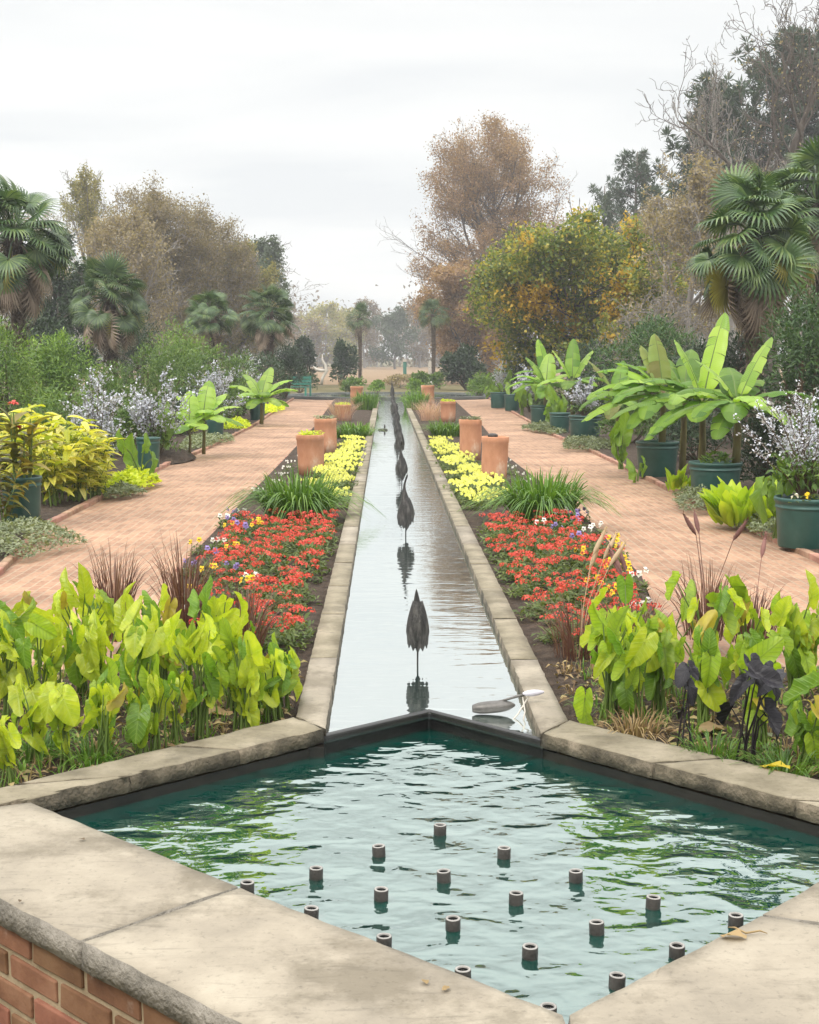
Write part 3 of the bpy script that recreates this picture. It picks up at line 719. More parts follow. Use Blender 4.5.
# ================================================================ ELEPHANT EARS
HEARTS = [T_heart(i, *q) for i, q in enumerate([(1., .3, .3, .5, 1.2), (.85, .1, .8, .75, 1.5), (.75, .5, .6, .6, 1.), (1.05, .55, .2, .4, 1.5), (.7, -.3, 1., .8, 1.3), (.9, .7, .45, .55, 1.1)])]
def heart_meshes(m, name='leaf'):
    out = []
    for T in HEARTS:
        mb = MB(); scatter(mb, T, np.zeros((1, 3)), np.eye(3)[None], np.ones(1)); out.append(mb.mesh(name, m))
    return out
M_oldear = leafmat('yellowing_ear_leaf', [(.16,.10,.03), (.34,.27,.04), (.5,.42,.05)], .35, .5)
HM = {k: heart_meshes(m) for k, m in (('lime', M_ear), ('vein', M_ear2), ('mid', M_ear3), ('old', M_oldear), ('black', M_ear_black), ('taro', M_taro))}
def ear_plant(name, lab, cat, loc, kind, nleaf, h, size, group=None, face=-math.pi / 2, stem=None, up=.25, spread=.5, seed=0):
    rg = random.Random(seed)
    r = thing(name, lab, cat, loc, 0, group)
    mb = MB()
    for i in range(nleaf):
        az = face + rg.gauss(0, 1.1) if rg.random() < .75 else rg.uniform(0, 6.283)
        hh = h * rg.uniform(.35, 1.0); ln = spread * hh * rg.uniform(.15, .6)
        sz = size * rg.uniform(.55, 1.2)
        upright = rg.random() < up
        tipx, tipy = ln * math.cos(az), ln * math.sin(az)
        p0 = np.array([rg.uniform(-.03, .03), rg.uniform(-.03, .03), 0])
        p3 = np.array([tipx, tipy, hh])
        pts = [p0, p0 * .5 + np.array([tipx * .15, tipy * .15, hh * .4]), np.array([tipx * .55, tipy * .55, hh * .8]), p3]
        add_tube(mb, pts, [size * .045, size * .038, size * .03, size * .02], 5, cap=False)
        d = Vector((math.cos(az), math.sin(az), 0))
        tilt = rg.uniform(.15, .75) if kind != 'black' else rg.uniform(.5, 1.6)       # how far the blade hangs from vertical
        if upright:
            ydir = (d * rg.uniform(.1, .45) + Vector((rg.uniform(-.2, .2), rg.uniform(-.2, .2), 1))).normalized()
            nor = (d + Vector((0, 0, -.15))).normalized(); sz *= 1.1
        else:
            ydir = (d * tilt + Vector((rg.uniform(-.3, .3), rg.uniform(-.2, .2), -1))).normalized(); nor = (d + Vector((0, 0, tilt))).normalized()
        x = ydir.cross(nor).normalized(); z = x.cross(ydir)
        q_ = rg.gauss(0, .45); ydir, x = (ydir * math.cos(q_) + x * math.sin(q_)), (x * math.cos(q_) - ydir * math.sin(q_))
        sx = sz * (rg.uniform(.45, .68) if upright else rg.uniform(.55, .85))
        M = Matrix.Translation(Vector(p3)) @ Matrix((x, ydir, z)).transposed().to_4x4() @ Matrix.Diagonal((sx, sz, sz, 1))
        kk = {'mix': ['lime', 'vein', 'vein', 'mid'], 'limes': ['lime', 'lime', 'lime', 'mid', 'vein']}.get(kind); kk = ('old' if rg.random() < .045 else rg.choice(kk)) if kk else kind
        link('leaf', rg.choice(HM[kk]), r, M)
    mb.build('stem', stem or M_stem, r)
    return r
# left bed: pale lime ears
sp = []
rg = random.Random(3)
LB = [(-1.62,4.55),(-1.45,4.75),(-1.28,4.5),(-1.12,4.72),(-.98,4.55),(-.82,4.72),(-.66,4.62),(-1.52,5.05),(-1.3,5.1),(-1.14,5.0),(-.95,5.06),(-.78,5.05),(-.60,4.92),(-1.42,4.3),(-1.22,4.22),(-1.05,4.32),(-.88,4.36),(-1.7,4.9),(-1.05,5.32),(-.86,5.32),(-1.26,5.38),(-1.58,4.18),(-1.0,4.86),(-.72,4.86),(-1.34,4.9),(-.52,4.74),(-.5,4.86),(-.57,4.72),(-.9,4.24),(-1.1,4.14),(-.74,4.5),(-1.25,4.02),(-1.4,3.96),(-.6,4.58),(-1.0,4.2),(-.82,4.4)]
for i, (x, y) in enumerate(LB):
    front = y < 4.45 or x > -.64
    ear_plant('elephant_ear', 'lime green elephant ear plant in the crowded bed left of the basin', 'elephant ear',
              (x + rg.uniform(-.03, .03), y + rg.uniform(-.03, .03), -.05), 'limes', rg.randint(12, 15) if not front else 10, (.375 if not front else .25) * rg.uniform(.85, 1.08) * (1 if x < -.7 else .86), .098 if not front else .082,
              'lime elephant ears in the left bed', up=.55, seed=100 + i)
# right bed: larger leaves with darker veins
RB = [(.66,4.85),(.72,5.0),(1.75,4.5),(1.72,4.75),(1.8,4.95),(1.58,5.1),(1.05,4.45),(1.2,4.24),(1.38,4.12),(1.75,4.2),(1.14,4.14),(1.3,4.0),(1.45,4.0),(.62,4.75),(.78,4.78),(.92,4.62),(1.02,4.9),(1.12,4.62),(1.28,4.78),(1.42,4.55),(1.5,4.8),(1.62,4.62),(.86,5.02),(1.2,5.05),(1.4,5.1),(1.65,4.95),(1.3,4.4),(1.52,4.28),(1.68,4.35),(.68,4.62)]
for i, (x, y) in enumerate(RB):
    ear_plant('elephant_ear', 'elephant ear plant with dark veined yellow green leaves in the right bed', 'elephant ear',
              (x + rg.uniform(-.03, .03), y + rg.uniform(-.03, .03), -.05), 'mix', rg.randint(10, 14), .42 * rg.uniform(.8, 1.1) * (.75 if y < 4.6 else 1), .102,
              'veined elephant ears in the right bed', up=.3, seed=200 + i)
def at_px(px, Y): return (XX(px, Y), Y, -.045)
ear_plant('elephant_ear', 'black leaved elephant ear with several dark drooping leaves in the right bed', 'elephant ear', at_px(757, 4.17), 'black', 8, .33, .092, stem=M_stem_black, seed=5, up=0, spread=1.)
ear_plant('elephant_ear', 'small black leaved elephant ear with one folded leaf above a yellow leaf', 'elephant ear', at_px(693, 4.34), 'black', 4, .29, .078, stem=M_stem_black, seed=9, up=0, spread=.3)
ear_plant('elephant_ear', 'small brownish elephant ear leaning over the right channel coping corner', 'elephant ear', at_px(590, 4.55), 'vein', 2, .17, .11, stem=M_stem_brown, seed=12, up=0, spread=.3)

# ================================================================ GRASSES
def tuft(name, lab, cat, loc, n, br, h, spread, w, mat, droop=.5, group=None, part='foliage', seg=6, stiff=1.6):
    r = thing(name, lab, cat, loc, RNG.uniform(0, 6), group)
    mb = MB(); blades(mb, n, br, h, spread, w, droop, seg, stiff=stiff); mb.build(part, mat, r)
    return r
for px, Y, lab in ((298, 10.7, 'large dark green strap leaved lily clump in the left flower bed'), (543, 10.7, 'large dark green strap leaved lily clump in the right flower bed')):
    s = -1 if px < 386 else 1
    r = tuft('lily_clump', lab, 'lily clump', (XX(px, Y), Y, -.05), 560, .24, .52, .50, .019, M_strap, .95)
for px, Y, sc_, lab in ((355, 22, .8, 'smaller green strap leaved clump beyond the yellow flowers on the left'), (447, 22.5, .8, 'smaller green strap leaved clump beyond the yellow flowers on the right'),
                        (366, 34, 1.5, 'distant green and yellow grassy clump at the far left of the channel'), (416, 34, 1.5, 'distant green and yellow grassy clump at the far right of the channel')):
    tuft('lily_clump', lab, 'lily clump', (XX(px, Y), Y, -.05), 260, .28, .42 * sc_, .36, .024, M_strap if Y < 30 else M_strap, .7)
for px, Y, lab in ((342, 28, 'hazy pink tuft of fine grass beside the left edge of the channel'), (430, 28, 'hazy pink tuft of fine grass beside the right edge of the channel')):
    tuft('muhly_grass', lab, 'ornamental grass', (XX(px, Y), Y, -.05), 330, .2, .50, .42, .006, M_muhly, .2)
def plumes(r, n, h, spread, mat, ln=.13, lean=None):
    mb = MB()
    for i in range(n):
        a = RNG.uniform(0, 6.283) if lean is None else lean + RNG.normal(0, .4)
        s = spread * RNG.uniform(.3, 1); hh = h * RNG.uniform(.8, 1.1)
        p = np.array([[0, 0, 0], [.3 * s * math.cos(a), .3 * s * math.sin(a), hh * .55], [.8 * s * math.cos(a), .8 * s * math.sin(a), hh]])
        q = p[-1] + np.array([math.cos(a) * ln * .5, math.sin(a) * ln * .5, ln * .75])
        add_tube(mb, p, .0016, 4, cap=False)
        t = np.linspace(0, 1, 7)[:, None]
        add_tube(mb, p[-1] * (1 - t) + q * t, [.002, .008, .0105, .0105, .009, .006, .001], 7, cap=False)
        k = 60; tt = RNG.uniform(0, 1, (k, 1)); scatter(mb, T_kite(.2), p[-1] * (1 - tt) + q * tt, frames(rdir(k) * .6 + nrm(q - p[-1]), UPV + rdir(k) * .1), np.full(k, .022))
    mb.build('plume', mat, r)
for px, Y, h, lab in ((182, 6.1, .56, 'dark burgundy fountain grass behind the left elephant ears, nearest the path'), (112, 6.15, .50, 'thin dark burgundy grass tuft at the left end behind the elephant ears'),
                      (243, 5.7, .40, 'short brownish burgundy grass between the red flowers and the left elephant ears')):
    r = tuft('fountain_grass', lab, 'ornamental grass', (XX(px, Y), Y, -.05), 150, .07, h, .26, .0055, M_burg, .35, seg=6)
for px, Y, h, lab in ((712, 6.15, .42, 'dark burgundy fountain grass with seed plumes behind the right elephant ears'), (640, 5.7, .34, 'burgundy grass between the red flowers and the right elephant ears'),
                      (760, 6.0, .34, 'sprawling burgundy grass at the right end behind the elephant ears')):
    r = tuft('fountain_grass', lab, 'ornamental grass', (XX(px, Y), Y, -.05), 150, .1, h, .28, .0055, M_burg, .4, seg=6)
    plumes(r, 3 if px != 760 else 1, h * 1.05, .16, M_plume_d)
r = tuft('fountain_grass', 'thin burgundy fountain grass with four buff plumes over the right red flowers', 'ornamental grass', (XX(582, 5.75), 5.75, -.05), 120, .1, .32, .26, .005, M_burg, .4, seg=5)
plumes(r, 4, .40, .16, M_plume, .14, 2.2)
for px, Y, lab in ((85, 4.2, 'low tuft of narrow green grass at the left coping'), (720, 4.22, 'low tuft of yellow green grass below the black leaves'), (795, 4.05, 'low tuft of green grass beside the yellow fallen leaf'), (640, 4.5, 'low dry grass tuft behind the right coping'), (30, 4.3, 'low grass tuft at the far left end of the coping')):
    tuft('grass_tuft', lab, 'grass tuft', (XX(px, Y), Y, -.05), 110, .08, .13, .16, .006, M_strap if px != 640 else M_dead, .9, seg=5)

# ================================================================ BEDDING FLOWERS
def inside(poly, x, y):
    c = False; j = len(poly) - 1
    for i in range(len(poly)):
        if (poly[i][1] > y) != (poly[j][1] > y) and x < (poly[j][0] - poly[i][0]) * (y - poly[i][1]) / (poly[j][1] - poly[i][1]) + poly[i][0]: c = not c
        j = i
    return c
def poisson(poly, d, n, seed):
    rg = random.Random(seed); xs = [p[0] for p in poly]; ys_ = [p[1] for p in poly]; out = []
    for _ in range(20000):
        if len(out) >= n: break
        x, y = rg.uniform(min(xs), max(xs)), rg.uniform(min(ys_), max(ys_))
        if inside(poly, x, y) and all((x - a) ** 2 + (y - b) ** 2 > d * d for a, b in out): out.append((x, y))
    return out
def bed_plant(lab, group, petals, nf, fr, h, spread, leaf=.035, nl=70, eye=None, many=False):
    r = thing('bedding_plant', lab, 'bedding flower', (0, 0, 0), 0, group)
    mb = MB(); pos = rdir(nl, 0, 1) * np.array([spread, spread, h * .8]) * RNG.uniform(.4, 1, (nl, 1)); 
    scatter(mb, T_lance(.42, .3, .1, 2), pos, frames(rdir(nl, -.1, .9), UPV + rdir(nl) * .4), RNG.uniform(.7, 1.3, nl) * leaf); mb.build('foliage', M_bedleaf, r)
    mb = MB()
    for i in range(nf):
        a = i * 2.39996 + RNG.uniform(0, 1); q = spread * .75 * math.sqrt((i + .4) / nf)
        c = np.array([q * math.cos(a), q * math.sin(a), h * RNG.uniform(.85, 1.15)])
        if eye is None:       # a domed cluster of tiny florets
            mb = MB(); k = 24; d = rdir(k, -.1, 1.); scatter(mb, T_kite(.8, .1), c + d * np.array([fr, fr, fr * .6]), frames(np.cross(d, rdir(k)), d), RNG.uniform(.6, 1.1, k) * fr * .55)
            mb.build('flower', petals, r)
        else:                 # a flat faced pansy of five petals
            nrmv = nrm(np.array([RNG.normal(0, .4), -.8, RNG.uniform(.3, .9)])); e1 = nrm(np.cross(nrmv, UPV)); e2 = np.cross(nrmv, e1)
            an = np.arange(5) * 1.2566 + .3; dd = np.cos(an)[:, None] * e1 + np.sin(an)[:, None] * e2
            if not many: mb = MB()
            scatter(mb, T_kite(.95, .08), np.tile(c, (5, 1)) + nrmv * .002 * np.arange(5)[:, None], frames(dd, np.tile(nrmv, (5, 1))), np.full(5, fr))
            if not many:
                f_ = mb.build('flower', petals, r); mb2 = MB(); scatter(mb2, T_kite(.9, 0), np.tile(c + nrmv * .012, (3, 1)), frames(dd[:3], np.tile(nrmv, (3, 1))), np.full(3, fr * .35)); mb2.build('flower_centre', eye, f_)
    if many: mb.build('blossoms', petals, r)
    return r
def path_in(Y, side):
    pts = LIN if side < 0 else RIN
    for (x0, y0), (x1, y1) in zip(pts, pts[1:]):
        if y0 <= Y <= y1: return x0 + (x1 - x0) * (Y - y0) / (y1 - y0)
    return pts[-1][0]
for side in (-1, 1):
    sn = 'left' if side < 0 else 'right'
    poly = [(side * .56, 5.6), (side * .54, 10.4), (path_in(10.4, side) - side * .22, 10.4), (path_in(8.2, side) - side * .16, 8.6), (path_in(7, side) - side * .12, 7.3), (side * 1.0, 5.9)]
    protos = [bed_plant('red flowering bedding plant in the red carpet of the %s bed' % sn, 'red bedding plants in the %s bed' % sn, M_red, nf, .024, .105, .105, nl=130) for nf in (4, 5, 5)]
    pts = poisson(poly, .14, 80, 20 + side)
    for i, (x, y) in enumerate(pts):
        rz, s = random.uniform(0, 6), random.uniform(.8, 1.15)
        if i < 3: protos[i].location = (x, y, -.045); protos[i].rotation_euler.z = rz
        else: dup(protos[random.randrange(3)], (x, y, -.045), rz, s)
    # pansies along the path edge
    cols = [('yellow', M_gold, M_eye, 8), ('violet', M_vio, M_eye, 6), ('white', M_wht, M_eye, 6)]
    slots = []
    for Y in np.linspace(6.5, 10.6, 15):
        xi = path_in(Y, side); slots += [(xi - side * random.uniform(.05, .2), Y), (xi - side * random.uniform(.15, .45), Y + .1)]
    random.shuffle(slots); si = 0
    for cn, pm, em, n in cols:
        pr = bed_plant('%s pansy plant along the path edge of the %s bed' % (cn, sn), '%s pansies in the %s bed' % (cn, sn), pm, 3, .020, .1, .07, .035, 60, em)
        for k in range(n):
            x, y = slots[si]; si += 1
            o = pr if k == 0 else dup(pr, (x, y, -.05), 0, random.uniform(.85, 1.15))
            if k == 0: o.location = (x, y, -.05)
            o.rotation_euler.z = random.uniform(-.6, .6)
    # yellow viola carpet
    poly = [(side * .53, 11.3), (side * .53, 20.5), (side * .72, 20.5), (side * .80, 15.5), (side * .88, 13.5), (side * .80, 11.3)]
    prs = [bed_plant('pale yellow viola plant in the yellow strip of the %s bed' % sn, 'yellow violas in the %s bed' % sn, M_yel, 22, .0155, .10, .17, .04, 200, M_gold, True) for _ in range(2)]
    for i, (x, y) in enumerate(poisson(poly, .18, 42, 40 + side)):
        if i < 2: prs[i].location = (x, y, -.05)
        else: dup(prs[i % 2], (x, y, -.05), random.uniform(-.5, .5), random.uniform(.85, 1.2))
    # white bedding beside the terracotta pots
    pw = None
    for i, Y in enumerate(np.linspace(12.4, 16.6, 6)):
        x = path_in(Y, side) - side * random.uniform(.1, .3)
        if pw is None: pw = bed_plant('white flowering bedding plant beside the terracotta pots in the %s bed' % sn, 'white flowers by the %s terracotta pots' % sn, M_wht, 7, .011, .09, .09, .03, 70, M_gold, True); pw.location = (x, Y, -.05)
        else: dup(pw, (x, Y, -.05), random.uniform(-.5, .5), 1)

# ================================================================ TERRACOTTA
def terracotta(lab, px, Y, ytop, wpx, seed, plant=True):
    rg = random.Random(seed); x = XX(px, Y); h = ZZ(ytop, Y) + .06; rad = wpx / 2 * Y / FPX
    r = thing('terracotta_pot', lab, 'terracotta pot', (x, Y, -.06))
    mb = MB(); V, F = lathe([(.001, .0), (rad * .96, .0), (rad * .97, h * .3), (rad, h * .6), (rad * 1.0, h * .86), (rad * 1.04, h * .88), (rad * 1.05, h * .985), (rad * 1.02, h), (rad * .9, h), (rad * .88, h * .93)], 36)
    V[:, 0] += .006 * np.sin(V[:, 2] * 9 + seed); mb.add(V, F); mb.build('pot_body', M_terra, r)
    mb = MB(); V, F = lathe([(rad * .89, h * .95), (rad * .5, h * .965), (.001, h * .97)], 24); mb.add(V, F); mb.build('soil', M_soil, r)
    if plant:
        t = thing('potted_plant', 'small yellow green trailing plant growing in the ' + lab, 'potted plant', (x, Y, -.06 + h * .96))
        mb = MB(); k = 120; a = RNG.uniform(0, 6.28, k); rr = rad * .95 * np.sqrt(RNG.uniform(0, 1, k)); pos = np.stack([rr * np.cos(a), rr * np.sin(a), RNG.uniform(.0, .05, k)], -1)
        scatter(mb, T_lance(.5, .3, .1, 2), pos, frames(rdir(k, -.1, .8), UPV + rdir(k) * .3), RNG.uniform(.03, .055, k)); mb.build('foliage', M_grey if seed % 2 else M_lime, t)
for i, (px, Y, yt, w, lab) in enumerate([(310.5, 15.0, 434, 27, 'nearest terracotta cylinder pot on the left'), (326, 18.4, 418, 22, 'second terracotta cylinder pot on the left'), (343.5, 28, 404, 16, 'third terracotta cylinder pot on the left'),
        (357, 38, 386, 12.5, 'farthest terracotta cylinder pot on the left'), (495, 14.0, 436, 26.5, 'nearest terracotta cylinder pot on the right'), (470.5, 17.2, 419, 22, 'second terracotta cylinder pot on the right'),
        (448, 27.5, 401, 15, 'third terracotta cylinder pot on the right'), (428, 37, 385, 13, 'farthest terracotta cylinder pot on the right')]):
    terracotta(lab, px, Y, yt, w, i, i != 4)
cp = thing('pump_cap', 'small dark cap lying on top of the nearest right terracotta pot', 'cap', (XX(493, 14.0), 14.0, ZZ(436, 14.0)))
mb = MB(); V, F = lathe([(.001, -.012), (.05, -.012), (.052, .015), (.03, .03), (.001, .032)], 16); mb.add(V, F); mb.build('cap', M_pipe, cp)

# ================================================================ GREEN POTS
def green_pot(lab, px, Y, wpx, h):
    rad = wpx / 2 * Y / FPX; x = XX(px, Y)
    r = thing('planter_pot', lab, 'planter pot', (x, Y, -.075))
    mb = MB(); V, F = lathe([(.001, 0), (rad * .84, 0), (rad * .86, .01), (rad * .95, h - .05)], 44); mb.add(V, F); mb.build('pot_body', M_pot, r)
    mb = MB(); V, F = lathe([(rad * .95, h - .075), (rad * .975, h - .072), (rad * .975, h - .062), (rad * .955, h - .058), (rad * .96, h - .035), (rad * 1.0, h - .03), (rad * 1.015, h - .012), (rad * 1.0, h), (rad * .95, h), (rad * .93, h - .04)], 44); mb.add(V, F); mb.build('rim', M_pot, r)
    mb = MB(); V, F = lathe([(rad * .94, h - .04), (rad * .5, h - .03), (.001, h - .025)], 24); mb.add(V, F); mb.build('soil', M_soil, r)
    return (x, Y, -.075 + h - .03), rad
pots = {}
for key, px, Y, w, h, lab in [('R1', 812, 9.4, 66, .34, 'green planter pot nearest on the right, holding the silver shrub'), ('R2', 717.5, 12.9, 53, .32, 'green planter pot under the tallest banana plant on the right'),
        ('R3', 658.5, 15.1, 43, .38, 'green planter pot left of the tallest banana plant, on the right border'), ('R4', 585.5, 22.5, 33, .36, 'green planter pot with a pale silver shrub midway along the right border'),
        ('R5', 560, 24.1, 21, .34, 'narrow green planter pot beside the midway pot of the right border'), ('R6', 541, 27.3, 22, .36, 'green planter pot under the far banana leaves on the right border'),
        ('R7', 512, 34, 16, .4, 'second farthest green planter pot of the right border'), ('R8', 498, 36, 16, .4, 'farthest green planter pot of the right border'),
        ('L1', 22, 10.9, 40, .36, 'green planter pot at the left edge holding a red canna'), ('L2', 149, 16.3, 24, .36, 'green planter pot behind the broad taro leaf on the left border'),
        ('L3', 216, 22, 18, .36, 'green planter pot beside the bright green leafy clump on the left border'), ('L4', 258, 29, 16, .36, 'distant green planter pot on the left border')]:
    pots[key] = green_pot(lab, px, Y, w, h)

# ================================================================ BANANAS
def banana_leaf(curve_pts, width, seed, tear=.25):
    """paddle blade along a mid-rib curve, with a folded cross-section and torn edges"""
    rg = random.Random(seed); C = np.asarray(curve_pts, float)
    tt = np.linspace(0, 1, len(C)); n = 34; t = np.linspace(0, 1, n)
    # smooth quadratic resample
    P0 = np.stack([np.interp(t, tt, C[:, k]) for k in range(3)], -1)
    for _ in range(6): P0[1:-1] = (P0[:-2] + P0[1:-1] * 2 + P0[2:]) / 4
    T = nrm(np.gradient(P0, axis=0)); X = nrm(np.cross(T, UPV + np.array([.01, .02, 0]))); Z = np.cross(X, T)
    w = width * 1.35 * np.where(t < .16, t / .16 * .04, (np.sin(np.clip((t - .16) / .84, 0, 1) ** .62 * math.pi) ** .42)) * .5
    w = np.maximum(w, .004)
    V = []; U = []; F = []
    for s in (-1, 1):
        fold = rg.uniform(.05, .35); i0 = 0
        while i0 < n - 1:
            i1 = min(n - 1, i0 + (rg.randint(2, 7) if rg.random() < tear * 2 else 9)); b = len(V); dz = rg.uniform(-.15, .12)
            for i in range(i0, i1 + 1):
                for j, u in enumerate((0, .35, .7, 1.)):
                    sh = (.0 if i != i1 else -.25 * (1 if i1 < n - 1 else 0)) * u * 1.1 / n
                    ti = min(n - 1, max(0, i)); ww = w[ti] * u
                    q = P0[ti] + s * X[ti] * ww * math.cos(fold * u) + Z[ti] * (ww * (math.sin(.35) * u * (1 - 1.3 * u) + dz * u * u)) + T[ti] * sh - np.array([0, 0, 1]) * ww * fold * u * .7 + Z[ti] * .004 * math.sin(i * 1.1 + seed) * u
                    V.append(q); U.append([s * u * .5, t[ti]])
            m = i1 - i0 + 1
            for i in range(m - 1):
                for j in range(3):
                    q = [b + i*4 + j, b + i*4 + j + 1, b + (i+1)*4 + j + 1, b + (i+1)*4 + j]; F.append(q if s > 0 else q[::-1])
            i0 = i1
    return np.array(V), np.array(F), np.array(U), P0
def banana(lab, loc, hs, leaves, cat='banana plant', group=None, stemr=.035):
    """leaves: (azimuth, length, rise angle deg, droop, width, material)"""
    r = thing('banana_plant', lab, cat, loc, 0, group)
    mb = MB(); add_tube(mb, [(0, 0, 0), (.01, 0, hs * .5), (0, 0, hs)], [stemr * 1.15, stemr, stemr * .7], 10); mb.build('stem', M_banana_stem, r)
    for i, (az, ln, el, dr, w, m) in enumerate(leaves):
        e = R(el); d = np.array([math.cos(az), math.sin(az), 0]); pts = []
        for t in np.linspace(0, 1, 12):
            a = e - dr * t ** 1.3
            pts.append((pts[-1] if pts else np.array([0, 0, hs * .92])) + (d * math.cos(a) + UPV * math.sin(a)) * ln / 11 * (1 if pts else 0))
        V, F, U, C = banana_leaf(pts, w, i * 7 + len(lab))
        mb = MB(); mb.add(V, F, U); lf = mb.build('leaf', m, r)
        mb = MB(); add_tube(mb, C - np.array([0, 0, .004]), np.linspace(.011, .002, len(C)) * (w / .2) ** .5, 5, cap=False); mb.build('midrib', M_stem, lf)
    return r
g1, g2, g3 = M_banana, M_banana_light, M_banana_brown
x, y, z = pots['R2'][0]
banana('tallest banana plant in the green pot, with a pale leaf rising to the right', (x + .19, y, z), .60, [
    (.45, 0.74, 66, 0.27, 0.17, g2), (0., 0.70, 32, 0.9, 0.18, g1), (-.4, 0.60, 12, 1.08, 0.20, g1), (5.4, 0.60, 15, 1.17, 0.18, g2), (3.3, 0.66, 42, 1.17, 0.20, g1), (2.9, 0.60, 66, 0.72, 0.18, g2), (3.8, 0.66, 22, 1.17, 0.20, g1), (4.4, 0.60, 20, 1.26, 0.20, g1),
    (4.9, 0.54, 38, 1.44, 0.20, g2), (1.5, 0.66, 55, 0.81, 0.20, g1), (.9, 0.60, 50, 0.99, 0.18, g1), (3.1, 0.72, 12, 0.9, 0.18, g1), (4.1, 0.60, -8, 0.81, 0.18, g1), (5.9, 0.66, 2, 0.9, 0.17, g1)])
banana('banana plant with the highest upright pale leaf, between the two large right pots', (XX(703, 13.7), 13.7, -.07), .90, [
    (.75, 0.96, 74, 0.2, 0.21, g2), (2.7, 0.69, 74, 0.32, 0.22, g2), (3.05, 0.87, 38, 1.17, 0.22, g1), (3.35, 1.01, 16, 0.9, 0.22, g1), (3.8, 0.81, 2, 0.81, 0.21, g1), (2.8, 0.69, 50, 1.08, 0.21, g1), (4.4, 0.62, 18, 1.26, 0.22, g1),
    (.2, 0.62, 42, 1.08, 0.21, g1), (5.3, 0.56, 20, 1.26, 0.21, g1), (3.2, 0.69, 55, 1.35, 0.21, g1), (4.0, 0.67, 40, 1.44, 0.21, g2), (4.8, 0.56, 48, 1.44, 0.21, g2), (3.6, 0.78, -14, 0.45, 0.20, g1)])
x, y, z = pots['R3'][0]
banana('broad drooping banana plant in the pot left of the tallest one', (x + .05, y, z), .58, [
    (2.95, 0.81, 52, 1.22, 0.22, g1), (1.9, 0.69, 80, 0.27, 0.20, g3), (2.3, 0.62, 72, 0.45, 0.18, g3), (3.3, 0.95, 20, 0.99, 0.21, g1), (3.5, 1.06, 4, 0.72, 0.21, g1), (3.75, 0.81, 28, 1.26, 0.21, g1), (4.2, 0.69, 5, 0.99, 0.20, g1), (4.8, 0.56, 15, 1.26, 0.20, g1),
    (.2, 0.56, 42, 1.08, 0.18, g1), (5.6, 0.56, 22, 1.17, 0.18, g1), (3.05, 0.84, 34, 1.26, 0.21, g1), (2.7, 0.67, 62, 1.08, 0.21, g1), (4.0, 0.78, -12, 0.54, 0.20, g1), (3.4, 0.67, 48, 1.53, 0.20, g2)])
banana('leafy banana plant rising behind the two large right pots', (XX(684, 15.6), 15.6, -.07), .95, [
    (.3, .7, 48, 1.1, .22, g1), (1.2, .7, 66, .7, .22, g1), (2.2, .7, 64, .7, .22, g1), (2.9, .8, 45, 1.2, .22, g1), (3.5, .75, 28, 1.2, .22, g1), (4.2, .6, 25, 1.4, .22, g1), (4.9, .6, 35, 1.4, .22, g2), (5.5, .65, 25, 1.2, .22, g1), (3.1, .7, 60, 1.2, .2, g1), (.0, .75, 20, 1.0, .2, g1)])
x, y, z = pots['R4'][0]
banana('mid border banana plant with brown edged leaves beside the silver shrub', (XX(618, 20), 20, -.07), .7, [
    (2.8, 0.77, 70, 0.625, 0.22, g3), (1.2, 0.68, 75, 0.5, 0.20, g1), (3.4, 0.68, 30, 1.5, 0.19, g1), (4.3, 0.59, 15, 1.5, 0.19, g3), (.2, 0.68, 35, 1.375, 0.19, g1), (3.9, 0.77, 45, 1.5, 0.19, g1), (5.3, 0.51, 20, 1.25, 0.19, g1)])
x, y, z = pots['R6'][0]
banana('far banana plant with low arching leaves on the right border', (x + .1, y, z), .45, [
    (3.0, 0.80, 45, 1.375, 0.22, g1), (3.5, 0.80, 15, 1.0, 0.20, g1), (2.6, 0.72, 68, 0.625, 0.20, g1), (.3, 0.64, 50, 1.125, 0.22, g2), (1.3, 0.72, 75, 0.5, 0.24, g2), (4.4, 0.64, 10, 1.25, 0.20, g1), (5.5, 0.56, 25, 1.25, 0.20, g1), (3.2, 0.88, 28, 1.25, 0.19, g1)])
banana('tall far banana plant with upright pale leaves behind the silver shrub', (XX(572, 27), 27, -.07), .85, [
    (2.9, 0.77, 72, 0.5, 0.26, g2), (.3, 0.77, 70, 0.5, 0.26, g2), (3.3, 0.77, 30, 1.25, 0.24, g2), (.1, 0.85, 35, 1.375, 0.24, g1), (4.4, 0.68, 25, 1.25, 0.24, g1), (5.4, 0.68, 30, 1.25, 0.24, g1), (1.4, 0.94, 78, 0.375, 0.22, g1)])
banana('banana plant with a tall thin leaf at the far end of the right border', (XX(545, 32), 32, -.07), .9, [(2.0, 0.94, 80, 0.375, 0.24, g1), (3., 0.77, 40, 1.25, 0.24, g1), (.2, 0.77, 45, 1.25, 0.24, g1), (4.4, 0.77, 25, 1.25, 0.24, g1), (5.3, 0.77, 20, 1.25, 0.22, g1)])
banana('bright leaved banana plant far along the left border', (XX(262, 27), 27, -.07), .5, [
    (.2, 0.79, 45, 1.125, 0.26, g2), (2.9, 0.79, 55, 1.25, 0.26, g2), (1.2, 0.79, 72, 0.625, 0.24, g2), (4.4, 0.65, 20, 1.25, 0.24, g1), (5.4, 0.65, 25, 1.25, 0.24, g2), (3.5, 0.65, 20, 1.25, 0.24, g1), (.6, 0.65, 15, 1.0, 0.22, g1), (.4, 0.79, 62, 1.125, 0.22, g2), (2.4, 0.72, 70, 0.875, 0.22, g2), (4.0, 0.65, 45, 1.375, 0.22, g2), (5.0, 0.58, 50, 1.375, 0.22, g1)])
